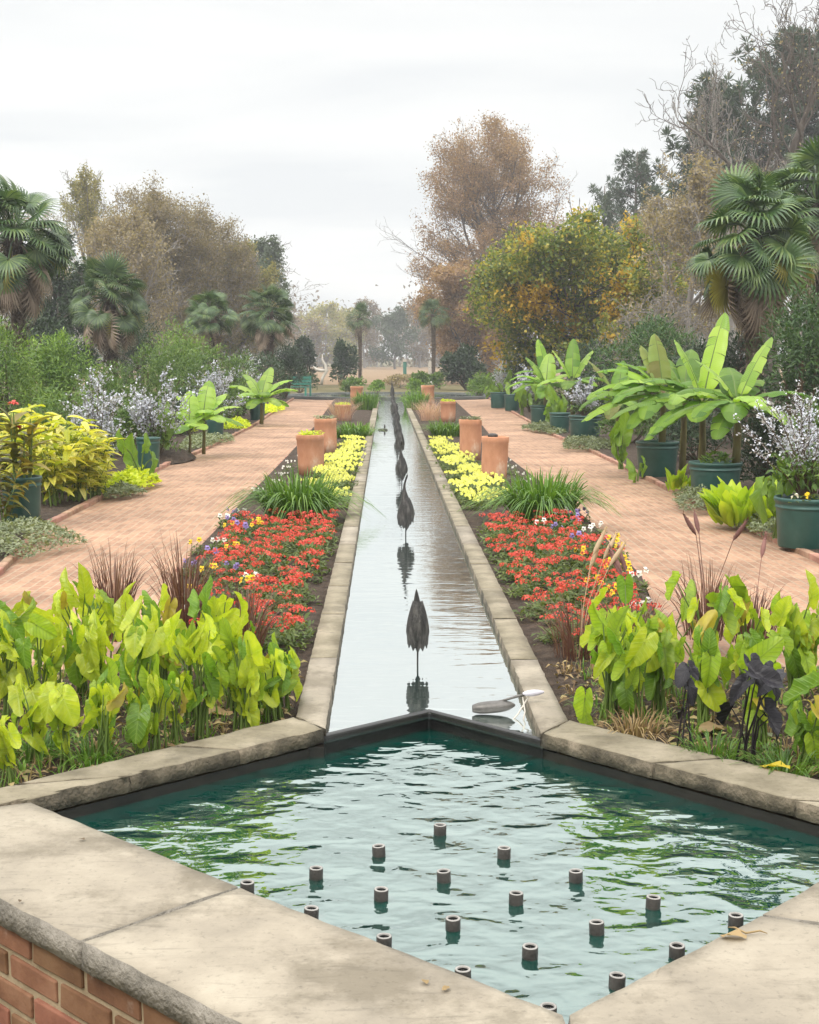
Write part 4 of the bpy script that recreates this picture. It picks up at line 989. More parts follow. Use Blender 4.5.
banana('second bright leaved banana plant beyond the first on the left border', (XX(240, 31), 31, -.07), .55, [
    (.2, 0.75, 45, 1.125, 0.26, g2), (2.9, 0.75, 50, 1.25, 0.26, g1), (1.2, 0.68, 70, 0.625, 0.24, g2), (4.4, 0.68, 20, 1.25, 0.24, g1), (5.4, 0.68, 25, 1.25, 0.24, g2), (3.5, 0.68, 20, 1.25, 0.24, g1)])

# broad leaved taro and other leafy clumps
def clump(lab, px, Y, kind, n, h, size, seed, z=-.07, **k):
    return ear_plant('taro_plant', lab, 'taro plant', (XX(px, Y), Y, z), kind, n, h, size, seed=seed, **k)
clump('taro plant with one broad flat leaf reaching over the left path border', 140, 14.4, 'taro', 4, .46, .24, 31, up=.35, spread=1.3)
banana('bright green leafy clump on tall stems midway along the left border', (XX(204, 18.6), 18.6, -.07), .52, [(.3, .55, 40, .9, .22, g2), (2.8, .5, 62, .9, .22, g2), (1.3, .55, 76, .4, .22, g2), (3.6, .5, 35, 1.1, .22, g2), (4.4, .45, 20, 1.2, .22, g2), (5.4, .5, 25, 1.1, .22, g2), (2.2, .5, 50, .9, .2, g2), (.9, .55, 58, .8, .2, g2), (6.0, .6, 12, .8, .2, g1), (4.9, .45, 45, 1.2, .2, g2)], stemr=.022)
banana('second stem of broad bright leaves left of the bright clump', (XX(190, 18.3), 18.3, -.07), .42, [(.3, .45, 50, .9, .2, g2), (3.0, .45, 55, .9, .2, g2), (1.6, .5, 78, .4, .2, g2), (4.4, .4, 20, 1.2, .2, g1), (5.4, .4, 25, 1.1, .2, g2)], stemr=.018)
clump('dark broad leaved plant behind the silver shrub on the left border', 158, 17.5, 'taro', 7, .75, .26, 34, up=.2)
clump('green broad leaved plant under the silver shrub at the right edge', 783, 9.75, 'taro', 8, .5, .24, 35, up=.1, spread=.8)
clump('green broad leaved plant at the foot of the drooping banana', 622, 16.0, 'taro', 6, .4, .26, 36, up=.2)
clump('grey green taro leaf beside the green pot left of the bananas', 640, 14.4, 'taro', 3, .22, .2, 37, up=.5)
clump('leafy green plant at the far end of the right border', 496, 38, 'taro', 12, .8, .32, 38, up=.3, spread=1.)
clump('leafy green plant beside the far pots of the right border', 522, 31, 'taro', 10, .7, .32, 39, up=.3, spread=1.)
clump('leafy green plant between the far bananas of the right border', 555, 25.2, 'taro', 9, .6, .28, 40, up=.3, spread=1.)

# canna in the left pot
x, y, z = pots['L1'][0]
r = thing('canna_plant', 'canna with bronze green leaves and a red orange flower in the left edge pot', 'canna', (x, y, z))
mb = MB(); mf = MB(); ms = MB()
for i in range(6):
    a = RNG.uniform(0, 6.28); px_, py_ = .07 * math.cos(a), .07 * math.sin(a); h = RNG.uniform(.35, .62)
    add_tube(ms, [(px_, py_, 0), (px_ * 1.4, py_ * 1.4, h)], [.009, .005], 6, cap=False); k = 7; tt = RNG.uniform(.1, .95, k)
    pos = np.stack([px_ * (1 + .4 * tt), py_ * (1 + .4 * tt), h * tt], -1); d = rdir(k, .3, .9); scatter(mb, T_lance(.36, .5, .1, 6), pos, frames(d, UPV + 0 * d), RNG.uniform(.16, .26, k))
for c in ((-.03, -.03, .60), (-.02, -.04, .42)):
    k = 9; d = rdir(k, -.1, 1); scatter(mf, T_lance(.6, .6, .1, 3), np.tile(c, (k, 1)), frames(d, UPV + rdir(k) * .3), np.full(k, .05))
ms.build('stem', M_stem, r); mb.build('foliage', M_canna, r); mf.build('flower', M_orange_red if False else M_red, r)

# variegated ginger drift
def ginger(lab, px, Y, h, n, group, mat=M_ginger, z=-.07):
    r = thing('ginger_plant', lab, 'ginger plant', (XX(px, Y), Y, z), 0, group); mb = MB(); ms = MB()
    for i in range(n):
        a = RNG.uniform(0, 6.28); ln = RNG.uniform(.05, .34) * h * 1.4; hh = h * RNG.uniform(.6, 1.05); b = RNG.normal(0, .06, 2)
        p = np.array([[b[0], b[1], 0], [b[0] + .3 * ln * math.cos(a), b[1] + .3 * ln * math.sin(a), hh * .55], [b[0] + ln * math.cos(a), b[1] + ln * math.sin(a), hh]])
        add_tube(ms, p, [.007, .005, .003], 5, cap=False)
        k = 9; t = np.linspace(.25, 1, k); pos = np.stack([np.interp(t, [0, .5, 1], p[:, c]) for c in range(3)], -1)
        side = np.where(np.arange(k) % 2, 1, -1); d = np.stack([np.cos(a) * .5 - side * np.sin(a) * .8, np.sin(a) * .5 + side * np.cos(a) * .8, RNG.uniform(.1, .9, k)], -1) + RNG.normal(0, .2, (k, 3))
        scatter(mb, T_lance(.36, .5, .12, 5), pos, frames(d, UPV + RNG.normal(0, .15, (k, 3))), RNG.uniform(.16, .25, k) * h / .7)
    ms.build('stem', M_stem, r); mb.build('foliage', mat, r); return r
for i, (px, Y, h) in enumerate([(50, 12.2, .62), (76, 12.5, .58), (30, 13.0, .7), (62, 13.3, .68), (88, 13.2, .52), (40, 14.2, .78), (98, 12.9, .34), (15, 14.0, .72)]):
    ginger('yellow and green variegated ginger plant in the drift behind the left edge pot', px, Y, h, 15, 'variegated gingers on the left border')
ginger('yellow green leafy plant cut off by the left edge in front of the pot', -4, 10.5, .42, 9, None, M_canna)

# lime and grey ground covers, chartreuse paddles
def mound(name, lab, cat, poly_c, rx, ry, h, n, leaf, mat, stuff=True, T=None, upb=.6):
    mb = MB(); a = RNG.uniform(0, 6.283, n); rr = np.sqrt(RNG.uniform(0, 1, n)); wob = 1 + .22 * np.sin(a * 3 + rx * 40) + .12 * np.sin(a * 7 + 1)
    x = rx * rr * wob * np.cos(a); y = ry * rr * wob * np.sin(a)
    hz = h * np.sqrt(np.clip(1 - rr ** 2, .05, 1)) * (1 + .35 * np.sin(x * 19 + 2) * np.sin(y * 13)) 
    z = hz * RNG.uniform(.45, 1.0, n)
    d = rdir(n, -.2, .9); d[:, :2] += np.stack([x / rx, y / ry], -1) * .5
    scatter(mb, T or T_lance(.45, .3, .1, 2), np.stack([x, y, z], -1), frames(d, UPV + rdir(n) * upb), RNG.uniform(.7, 1.3, n) * leaf)
    o = mb.build(name, mat); o.location = poly_c; tag(o, lab, cat); return o
for px, py, rx, ry, h, leaf, mat, lab in [
        (14, 545, .36, .95, .13, .034, M_grey, 'grey green ground cover mat at the left edge in front of the pot'), (122, 494, .17, .4, .09, .03, M_grey, 'small grey green ground cover patch below the lime mound'),
        (205, 442, .32, 1.7, .11, .04, M_grey, 'long grey green ground cover strip by the left path, midway along'), (705, 505, .24, .75, .13, .034, M_grey, 'grey green ground cover mat in front of the tallest banana pot'),
        (588, 446, .38, 1.1, .12, .04, M_grey, 'grey green ground cover mat at the foot of the drooping banana'), (655, 524, .001, .001, .01, .001, M_grey, None),
        (765, 530, .17, .5, .10, .03, M_grey, 'small grey green patch in front of the chartreuse plant on the right'), (546, 430, .3, 1.2, .12, .05, M_grey, 'far grey green ground cover mat on the right border')]:
    if lab is None: continue
    x, y = P(px, py, -.07); mound('ground_cover', lab, 'ground cover', (x, y, -.075), rx, ry, h, int(1500 + 5000 * rx * ry), leaf, mat)
for px, py, rx, ry, h, lab in [(133, 484, .22, .75, .13, 'bright lime creeping mound by the left path below the taro'), (236, 427, .24, 1.1, .14, 'bright lime creeping mound by the left path midway'), (270, 411, .3, 1.6, .16, 'far bright lime creeping mound on the left border'),
        (180, 432, .2, .8, .12, 'lime creeping patch under the bright leafy clump'), (600, 452, .001, .001, .01, None)]:
    if lab is None: continue
    x, y = P(px, py, -.07); mound('lime_mound', lab, 'creeping plant', (x, y, -.075), rx, ry, h, 1500, .05, M_lime, T=T_kite(.8))
x, y = P(172, 458, -.07); mb = MB(); V, F = lathe([(.42, -.01), (.34, .05), (.2, .1), (.08, .13), (.001, .135)], 26); V += np.random.default_rng(2).normal(0, .008, V.shape); mb.add(V, F); o = mb.build('mulch_mound', M_soil); o.location = (x, y, -.08); o.scale = (.7, 2., 1); tag(o, 'dark heap of mulch at the left path edge', 'mulch heap')
M_chart = leafmat('chartreuse_blade', [(.20,.32,.015), (.36,.47,.025), (.52,.58,.05)], .4, .5)
def paddles(lab, px, Y, n, h, rad, z=-.075):
    r = thing('chartreuse_plant', lab, 'chartreuse plant', (XX(px, Y), Y, z)); mb = MB(); a = RNG.uniform(0, 6.28, n); rr = rad * np.sqrt(RNG.uniform(0, 1, n))
    pos = np.stack([rr * np.cos(a), rr * np.sin(a), RNG.uniform(0, .3, n) * h], -1); d = np.stack([np.cos(a) * .35, np.sin(a) * .35, RNG.uniform(.6, 1.2, n)], -1) + RNG.normal(0, .15, (n, 3))
    scatter(mb, T_lance(.36, .12, .12, 5), pos, frames(d, np.stack([-np.cos(a), -np.sin(a), 0 * a + .3], -1), RNG.normal(0, .7, n)), RNG.uniform(.35, .9, n) * h); mb.build('foliage', M_chart, r)
paddles('large upright chartreuse leafy plant beside the nearest right pot', 752, 10.6, 210, .33, .24)
paddles('small upright chartreuse plant between the two banana pots', 680, 13.4, 45, .24, .12)
paddles('small chartreuse plant at the right edge behind the path kerb', 735, 11.4, 40, .2, .12)
x, y, z = pots['R2'][0]; r = thing('potted_plant', 'small green leafy filler growing in the tallest banana pot', 'potted plant', (x - .03, y - .1, z)); mb = MB(); k = 90; scatter(mb, T_lance(.5, .3, .1, 3), rdir(k, 0, 1) * [.13, .1, .11], frames(rdir(k, -.1, .9), UPV + rdir(k) * .3), RNG.uniform(.05, .08, k)); mb.build('foliage', M_shrub_l, r)
x, y, z = pots['R1'][0]; r = thing('potted_plant', 'yellow and white pansies at the rim of the nearest right pot', 'potted plant', (x - .02, y - .14, z)); mb = MB(); mg = MB(); mw = MB(); k = 60
scatter(mb, T_lance(.5, .3, .1, 2), rdir(k, 0, 1) * [.16, .06, .05], frames(rdir(k, -.1, .9), UPV + rdir(k) * .3), RNG.uniform(.03, .05, k)); mb.build('foliage', M_bedleaf, r)
for cx_, m_ in ((-.12, mw), (-.03, mg), (.07, mg), (.13, mw)):
    k = 8; d = rdir(k, 0, 1); scatter(m_, T_kite(.9), np.array([cx_, -.03, .05]) + d * .012, frames(np.cross(d, rdir(k)), d), np.full(k, .03))
mg.build('flower', M_gold, r); mw.build('flower', M_wht, r)

# silver shrubs
def silver(lab, loc, h, spread, n, leaf, seed):
    rg = np.random.default_rng(seed); r = thing('silver_shrub', lab, 'silver shrub', loc); ms = MB(); mb = MB(); md = MB()
    for i in range(n):
        a = rg.uniform(0, 6.28); s = spread * rg.uniform(.15, 1); hh = h * rg.uniform(.55, 1.05) * (1 - .35 * (s / spread) ** 2)
        q = np.array([[.02 * math.cos(a), .02 * math.sin(a), 0], [s * .35 * math.cos(a), s * .35 * math.sin(a), hh * .5], [s * .75 * math.cos(a), s * .75 * math.sin(a), hh * .85], [s * math.cos(a + .2), s * math.sin(a + .2), hh]])
        add_tube(ms, q, [.006, .004, .003, .002], 4, cap=False)
        for s_ in range(4):
            if s_ == 0: tw = q[1:]
            else:
                t = rg.uniform(.35, .9); o_ = np.array([np.interp(t, [0, .4, .75, 1], q[:, c]) for c in range(3)]); a2 = a + rg.normal(0, 1.1); ln = h * rg.uniform(.14, .3)
                tw = np.array([o_, o_ + np.array([math.cos(a2) * .5, math.sin(a2) * .5, .5]) * ln * .5, o_ + np.array([math.cos(a2) * .75, math.sin(a2) * .75, .75]) * ln]); add_tube(ms, tw, [.003, .0025, .0015], 3, cap=False)
            k = 22 if s_ else 30; t = rg.uniform(.1, 1, k); tt_ = np.linspace(0, 1, len(tw)); pos = np.stack([np.interp(t, tt_, tw[:, c]) for c in range(3)], -1) + rg.normal(0, .006 * h / .5, (k, 3))
            d = rg.normal(0, 1, (k, 3)) + [0, 0, .5]; scatter(mb, T_kite(.75, .1), pos, frames(d, UPV + rg.normal(0, .5, (k, 3))), rg.uniform(.6, 1.25, k) * leaf)
    k = n * 9; d = rdir(k, -.1, .6) * np.array([spread * .6, spread * .6, h * .5]) * RNG.uniform(.3, 1, (k, 1)) + [0, 0, h * .18]
    scatter(md, T_lance(.5, .3, .1, 2), d, frames(rdir(k), UPV + rdir(k) * .4), RNG.uniform(.8, 1.4, k) * .055)
    ms.build('stem', M_stem_brown, r); mb.build('foliage', M_silver, r); md.build('lower_foliage', M_shrub, r)
x, y, z = pots['R1'][0]
silver('large silver white shrub rising from the nearest right pot', (x - .0, y + .05, z), .80, .42, 30, .021, 1)
for px, Y, h, s, lab, sd in [(98, 14.9, 1.12, .42, 'silver shrub nearest on the left border behind the gingers', 2), (158, 17.4, 1.14, .46, 'second silver shrub on the left border beside the bright leafy clump', 3), (215, 24, 1.2, .6, 'third silver shrub on the left border, behind the bright clump', 4),
        (244, 31, 1.25, .6, 'farthest silver shrub on the left border', 5), (508, 40, 1.2, .5, 'farthest silver shrub on the right border', 7), (530, 33, 1.05, .4, 'distant silver shrub by the far bananas on the right border', 8)]:
    silver(lab, (XX(px, Y), Y, -.07), h, s, 26, .026 * (1 + Y / 50), sd)
x, y, z = pots['R4'][0]; silver('pale silver shrub in the pot midway along the right border', (x - .02, y, z), .62, .42, 20, .034, 6)

# ================================================================ SHRUBS
def shrub(lab, px, Y, wpx, ytop, n, leaf, mat, name='shrub', cat='shrub', z0=-.1, T=None, lobes=9, depth=.8, group=None, seed=None):
    rg = np.random.default_rng(seed or int(px * 7 + Y * 13) % 9999)
    rx = wpx / 2 * Y / FPX; h = ZZ(ytop, Y) - z0; r = thing(name, lab, cat, (XX(px, Y), Y, z0), 0, group)
    ms = MB(); mb = MB(); per = n // lobes
    for i in range(lobes):
        a = rg.uniform(0, 6.28); q = math.sqrt(rg.uniform(0, 1)) * .72; lz = rg.uniform(.25, .8); c = np.array([rx * q * math.cos(a), rx * depth * q * math.sin(a), h * lz * (1 - .35 * q)])
        lr = np.array([rx * rg.uniform(.32, .55), rx * rg.uniform(.32, .55), h * rg.uniform(.2, .34)])
        if i == 0: c = np.array([0, 0, h * .68]); lr[2] = h * .3
        d = nrm(rg.normal(0, 1, (per, 3))); d[:, 2] = np.where(d[:, 2] < -.5, -d[:, 2], d[:, 2]); rad = rg.uniform(.55, 1.05, (per, 1)) * (1 + .18 * np.sin(d[:, :1] * 7 + i) * np.sin(d[:, 2:] * 6))
        pos = c + d * lr * rad; pos[:, 2] = np.maximum(pos[:, 2], .03)
        scatter(mb, T or T_kite(.55, .1), pos, frames(d + rg.normal(0, .7, (per, 3)) + [0, 0, .3], d + UPV * .6 + rg.normal(0, .4, (per, 3))), rg.uniform(.6, 1.3, per) * leaf)
        add_tube(ms, [(0, 0, 0), c * .5 + [0, 0, -.05 * h], c], [.025 * h, .015 * h, .006 * h], 5, cap=False)
    ms.build('stem', M_stem_brown, r); mb.build('foliage', mat, r); return r
TS = T_lance(.28, .35, .08, 2)
for px, Y, w, yt, n, lf, m, lab in [
        (10, 18, 130, 318, 7000, .06, M_shrub_l, 'tall green feathery shrub at the left edge below the big palm'), (72, 20.5, 105, 330, 6500, .065, M_shrub_l, 'green feathery shrub second from the left edge'), (150, 24, 110, 344, 6000, .07, M_shrub, 'green shrub under the second palm on the left'),
        (205, 28, 100, 345, 5000, .08, M_shrub, 'dark green shrub under the third palm on the left'), (180, 31, 90, 318, 5000, .085, M_shrub_l, 'bright green shrub rising between the second and third palms'), (250, 36, 80, 350, 4500, .09, M_dark, 'dark shrub below the fourth palm on the left'),
        (285, 44, 60, 340, 3500, .1, M_dark, 'dark shrub at the far end of the left border'), (112, 19.2, 60, 372, 2500, .06, M_shrub, 'low yellowish green shrub behind the nearest left silver shrub'), (45, 29, 150, 296, 5000, .08, M_dark, 'dark shrub mass behind the palm trunk at the left edge'),
        (140, 34, 80, 300, 4000, .085, M_dark, 'dark evergreen behind the second palm')]:
    shrub(lab, px, Y, w, yt, n, lf, m, T=TS)
for px, Y, w, yt, n, lf, lab in [(341, 68, 30, 340, 2500, .16, 'dark rounded bush right of the driftwood sculpture'), (306, 66, 36, 336, 2500, .16, 'dark rounded bush left of the driftwood sculpture'), (466, 58, 54, 346, 4500, .14, 'wide dark clipped bush at the far right end of the channel')]:
    shrub(lab, px, Y, w, yt, n, lf, M_dark, name='bush', cat='bush', lobes=7)
r = shrub('low green bush with white blossoms left of the far right palm', 421, 56, 26, 372, 1600, .12, M_shrub, name='bush', cat='bush', lobes=6)
mb = MB(); k = 30; scatter(mb, T_kite(.9), rdir(k, .1, 1) * [.5, .4, .42] + [0, 0, .15], frames(rdir(k), rdir(k)), np.full(k, .09)); mb.build('flower', M_wht, r)
for px, Y, w, yt, n, lf, m, lab in [(352, 55, 26, 380, 900, .12, M_brownleaf, 'low brown green plant at the far left of the channel end'), (400, 62, 60, 375, 1500, .12, M_brownleaf, 'low dry grassy growth between the two slim palms'), (440, 60, 40, 372, 1200, .12, M_shrub, 'low green plant at the foot of the far right palm')]:
    shrub(lab, px, Y, w, yt, n, lf, m, lobes=5)
for px, Y, w, yt, n, lf, m, lab in [
        (800, 17, 150, 285, 9000, .07, M_conifer, 'dark green conifer shrub at the right edge behind the bananas'), (738, 21, 110, 330, 5000, .08, M_dark, 'dark evergreen shrub behind the tallest banana plant'), (655, 27, 120, 312, 5500, .085, M_conifer, 'green feathery conifer shrub between the turning tree and the palm'),
        (690, 25, 90, 340, 4000, .085, M_dark, 'dark low evergreen behind the drooping banana'), (600, 33, 120, 335, 5000, .09, M_dark, 'dark shrub under the turning tree'), (530, 40, 60, 350, 3500, .1, M_dark, 'dark shrub at the left foot of the turning tree'), (480, 46, 30, 372, 1800, .1, M_shrub_l, 'small bright green shrub at the far end of the right border')]:
    shrub(lab, px, Y, w, yt, n, lf, m, T=TS)

for px, Y, w, yt, n, lf, m, lab in [
        (700, 17.5, 90, 395, 3500, .06, M_dark, 'low dark shrub filling the border behind the drooping banana'), (765, 13.5, 90, 400, 3500, .055, M_dark, 'low dark shrub behind the chartreuse plant on the right'), (630, 21, 70, 392, 3000, .07, M_shrub, 'low green shrub behind the groundcover mat of the right border'),
        (600, 27, 60, 385, 2600, .08, M_dark, 'low dark shrub behind the midway pots of the right border'), (560, 33, 50, 380, 2200, .09, M_shrub, 'low shrub behind the far pots of the right border'), (815, 11.5, 80, 400, 3500, .05, M_shrub, 'green leafy shrub at the right edge behind the silver shrub'),
        (130, 18.2, 70, 400, 3000, .06, M_shrub, 'low green shrub between the first two silver shrubs on the left'), (185, 23, 70, 388, 3000, .07, M_dark, 'low dark shrub behind the bright leafy clump on the left'), (228, 29, 60, 380, 2500, .08, M_shrub, 'low green shrub behind the third silver shrub on the left'), (60, 16.5, 100, 385, 3500, .055, M_shrub, 'green shrub behind the variegated ginger drift')]:
    shrub(lab, px, Y, w, yt, n, lf, m, T=TS)
for px, Y, w, yt, n, lf, m, lab in [(378, 49, 20, 380, 700, .1, M_shrub_l, 'bright green tuft just left of the far channel end'), (413, 49, 22, 379, 700, .1, M_shrub_l, 'bright green tuft just right of the far channel end'),
        (352, 52, 30, 378, 900, .11, M_shrub, 'low green plant in front of the slim left palm'), (300, 52, 40, 366, 1500, .1, M_dark, 'dark shrub behind the teal bench'), (508, 47, 40, 366, 1600, .1, M_shrub, 'green shrub at the far turn of the right path')]:
    shrub(lab, px, Y, w, yt, n, lf, m, lobes=6)
# ================================================================ PALMS
def fan_template(nseg=26, m=0):
    V = []; F = []; U = []
    for i in range(nseg):
        a = R(-118 + 236 * i / (nseg - 1)); ln = 1 - .22 * abs(i / (nseg - 1) - .5) * 2; w = .085
        d = np.array([math.sin(a), math.cos(a)]); sx = np.array([d[1], -d[0]]); b = len(V)
        for t, ww, dz in ((.06, .25, 0), (.5, 1., .02), (.78, .7, -.06), (1., .05, -.26)):
            cpt = d * ln * t; z = dz + .10 * abs(math.sin(a)) * t
            for s in (-1, 0, 1): V.append([cpt[0] + s * sx[0] * w * ww / 2 * (1 if t > .1 else .3), cpt[1] + s * sx[1] * w * ww / 2, z + (.018 * ww if s else 0)]); U.append([s * .5, t])
        for k in range(3):
            for j in range(2): F.append([b + k*3 + j, b + k*3 + j + 1, b + (k+1)*3 + j + 1, b + (k+1)*3 + j])
    return np.array(V), np.array(F), np.array(U)
FAN = fan_template(); FAN_S = fan_template(15)
def palm(lab, px, Y, yc, rpx, nleaf=34, skirt=14, yellow=0, seed=0, ybase=None, small=False, group=None):
    rg = np.random.default_rng(seed); zc = ZZ(yc, Y); rad = rpx * Y / FPX; z0 = -.12
    r = thing('palm_tree', lab, 'palm tree', (XX(px, Y), Y, z0)); H_ = zc - z0 - rad * .15; tr = rad * .095
    mb = MB(); zs = np.linspace(0, H_, 14); add_tube(mb, np.stack([.03 * np.sin(zs), .02 * np.sin(zs * 1.4), zs], -1), tr * (1.0 + .35 * (zs / H_) ** 2) * (1 + rg.normal(0, .05, 14)), 12)
    k = 500 if not small else 150; t = rg.uniform(.15, 1, k); a = rg.uniform(0, 6.28, k); pos = np.stack([tr * 1.2 * np.cos(a), tr * 1.2 * np.sin(a), t * H_], -1)
    scatter(mb, T_kite(.25), pos, frames(np.stack([np.cos(a) * .5, np.sin(a) * .5, rg.uniform(-1, .6, k)], -1), np.stack([np.cos(a), np.sin(a), 0 * a], -1)), rg.uniform(.1, .2, k) * rad); mb.build('trunk', M_palmtrunk, r)
    F_ = FAN_S if small else FAN
    fold_ = .42
    def crown(n, elmin, elmax, mat, name, pet, bl, jit=.2):
        mb = MB(); a = np.arange(n) * 2.39996 + rg.normal(0, .5, n); el = np.linspace(elmax, elmin, n) + rg.normal(0, .2, n)
        d = np.stack([np.cos(a) * np.cos(el), np.sin(a) * np.cos(el), np.sin(el)], -1); c = np.array([0, 0, H_])
        ln = rad * pet * rg.uniform(.8, 1.1, n); tip = c + d * ln[:, None]; tip[:, 2] -= .12 * rad * np.cos(el)
        for i in range(n): add_tube(mb, [c + d[i] * rad * .03, c + d[i] * ln[i] * .5 + [0, 0, .02], tip[i]], rad * .012, 4, cap=False)
        y = d * 1. + rg.normal(0, .18, (n, 3)); y[:, 2] -= .3 + .45 * np.cos(el) * rg.uniform(.3, 1.2, n)
        scatter(mb, F_, tip, frames(y, UPV * .6 + d * .9 + rg.normal(0, .25, (n, 3)), rg.normal(0, .3, n)), np.stack([(fold_ if name == 'dead_skirt' else 1.) * np.ones(n), np.ones(n), np.ones(n)], -1) * (rg.uniform(.7, 1.12, n) * rad * bl)[:, None]); mb.build(name, mat, r)
    crown(int(nleaf * 1.15), R(-35), R(80), M_palm, 'crown', .60, .43)
    if yellow: crown(yellow, R(-45), R(-20), M_palm_y, 'yellowing_frond', .6, .42)
    if skirt: crown(skirt, R(-84), R(-56), M_skirt, 'dead_skirt', .62, .62)
    return r
palm('big palm at the left edge with a shaggy skirt of dead fronds', 22, 24, 232, 66, 44, 40, 3, 1)
palm('second palm from the left with a grey skirt', 113, 29, 292, 47, 36, 26, 3, 2)
palm('third palm from the left above the dark shrubs', 214, 38, 312, 33, 32, 12, 0, 3)
palm('fourth palm from the left at the end of the shrub border', 270, 42, 308, 33, 38, 10, 0, 4)
palm('slim distant palm left of the channel end', 360, 70, 316, 18, 34, 4, 0, 5, small=True)
palm('slim distant palm right of the channel end', 433, 66, 312, 19, 34, 4, 0, 6, small=True)
palm('large palm on the right with yellowing lower fronds', 752, 20, 228, 80, 46, 22, 8, 7)
palm('tall palm at the right edge behind the yellowing one', 812, 23, 196, 74, 40, 10, 2, 8)

# ================================================================ TREES
def skeleton(rg, h, tr, nb=(9, 6, 5, 4), ln=(.42, .5, .5, .5), ang=(45, 40, 40, 40), t0=.3, upturn=.25, wob=.08, rmin=.008, trunk_split=None):
    br = []; tips = []
    def grow(p, d, length, rad, lv):
        n = 6 if lv < 2 else 4; pts = [p]; q = d
        for i in range(n):
            q = nrm(q + rg.normal(0, wob * (1 + lv * .6), 3) + np.array([0, 0, upturn * .25 * (1 if lv else .2)])); pts.append(pts[-1] + q * length / n)
        pts = np.array(pts); rr = np.linspace(rad, max(rmin * .6, rad * (.35 if lv else .22)), n + 1); br.append((pts, rr, lv))
        if lv >= len(nb): tips.append(pts); return
        m = nb[lv]; ts = np.linspace(t0 if lv == 0 else .25, 1, m) + rg.normal(0, .03, m); a0 = rg.uniform(0, 6.28)
        for i, t in enumerate(np.clip(ts, .1, 1)):
            f = t * n; k = min(n - 1, int(f)); pp = pts[k] + (pts[k + 1] - pts[k]) * (f - k); dd = nrm(pts[k + 1] - pts[k])
            s = nrm(np.cross(dd, rg.normal(0, 1, 3))) if lv else None
            if lv == 0:
                a = a0 + i * 2.39996; s = np.array([math.cos(a), math.sin(a), 0])
            g_ = R(ang[lv]) * rg.uniform(.7, 1.25); nd = nrm(dd * math.cos(g_) + s * math.sin(g_))
            L_ = length * ln[lv] * rg.uniform(.8, 1.15) * ((.4 + .7 * math.sin(math.pi * (.2 + .7 * max(0, (t - t0) / (1 - t0))))) if lv == 0 else 1.1 - .3 * t)
            grow(pp, nd, L_, max(rmin, np.interp(f, np.arange(n + 1), rr) * .6), lv + 1)
    grow(np.zeros(3), np.array([0, 0, 1.]), h, tr, 0)
    return br, tips
def tree(lab, px, Y, ytop, bark, leafm, nleaf, leaf, seed, name='tree', cat='tree', T=None, extra=None, wide=1., rmin=.01, twig=True, wpx=None, lean=0., jit=0., **kw):
    rg = np.random.default_rng(seed); z0 = -.13; h = ZZ(ytop, Y) - z0
    r = thing(name, lab, cat, (XX(px, Y), Y, z0)); br, tips = skeleton(rg, h * .82, h * .022, rmin=rmin, **kw)
    allp = np.concatenate([t for t in tips]); top = np.percentile(allp[:, 2], 99.97); k = h / top
    kw_ = k * wide if wpx is None else wpx / 2 * Y / FPX / np.percentile(np.abs(allp[:, 0]), 96)
    S_ = np.array([kw_, kw_, k])
    if wpx: hi_ = allp[allp[:, 2] > .35 * top]; lean = -np.median(hi_[:, 0]) * kw_ / (np.median(hi_[:, 2]) * k)
    lo = max(len(kw.get('nb', (1, 1, 1, 1))) , 2)
    mt = MB(); mbz = MB()
    for pts, rr, lv in br:
        p_ = pts * S_; p_[:, 0] += lean * p_[:, 2]
        add_tube(mt if lv < 2 else mbz, p_, rr, 8 if lv == 0 else (5 if lv == 1 else 3), cap=False)
    mt.build('trunk', bark, r)
    if twig: mbz.build('branchwork', bark, r)
    if nleaf:
        segs = np.array([(t[i], t[i + 1]) for t in tips for i in range(len(t) - 1)]); idx = rg.integers(0, len(segs), nleaf); t = rg.uniform(0, 1, (nleaf, 1))
        pos = (segs[idx, 0] * (1 - t) + segs[idx, 1] * t) * S_; pos[:, 0] += lean * pos[:, 2]; pos += rg.normal(0, max(leaf * .9, jit), (nleaf, 3)); d = rg.normal(0, 1, (nleaf, 3)) + [0, 0, -.3]
        if wpx:      # keep the crown rounded: drop stray leaves far outside it
            W_ = wpx / 2 * Y / FPX * 1.04; e_ = (pos[:, 0] / W_) ** 2 + (pos[:, 1] / W_) ** 2 * .5 + (np.maximum(0, pos[:, 2] / h - .58) / .43) ** 2
            k_ = e_ < 1 + rg.normal(0, .12, nleaf); pos = pos[k_]; d = d[k_]; nleaf = len(pos)
        if extra is None:
            mb = MB(); scatter(mb, T or T_kite(.7, .12), pos, frames(d, UPV + rg.normal(0, .6, (nleaf, 3))), rg.uniform(.6, 1.35, nleaf) * leaf); mb.build('crown', leafm, r)
        else:
            fn = np.array([mnoise.noise(Vector(p * extra[1])) for p in pos]); sel = fn > extra[2]
            for nm, mm, s in (('crown', leafm, ~sel), ('turned_foliage', extra[0], sel)):
                if s.sum(): mb = MB(); scatter(mb, T or T_kite(.7, .12), pos[s], frames(d[s], UPV + rg.normal(0, .6, (s.sum(), 3))), rg.uniform(.6, 1.35, s.sum()) * leaf); mb.build(nm, mm, r)
    return r
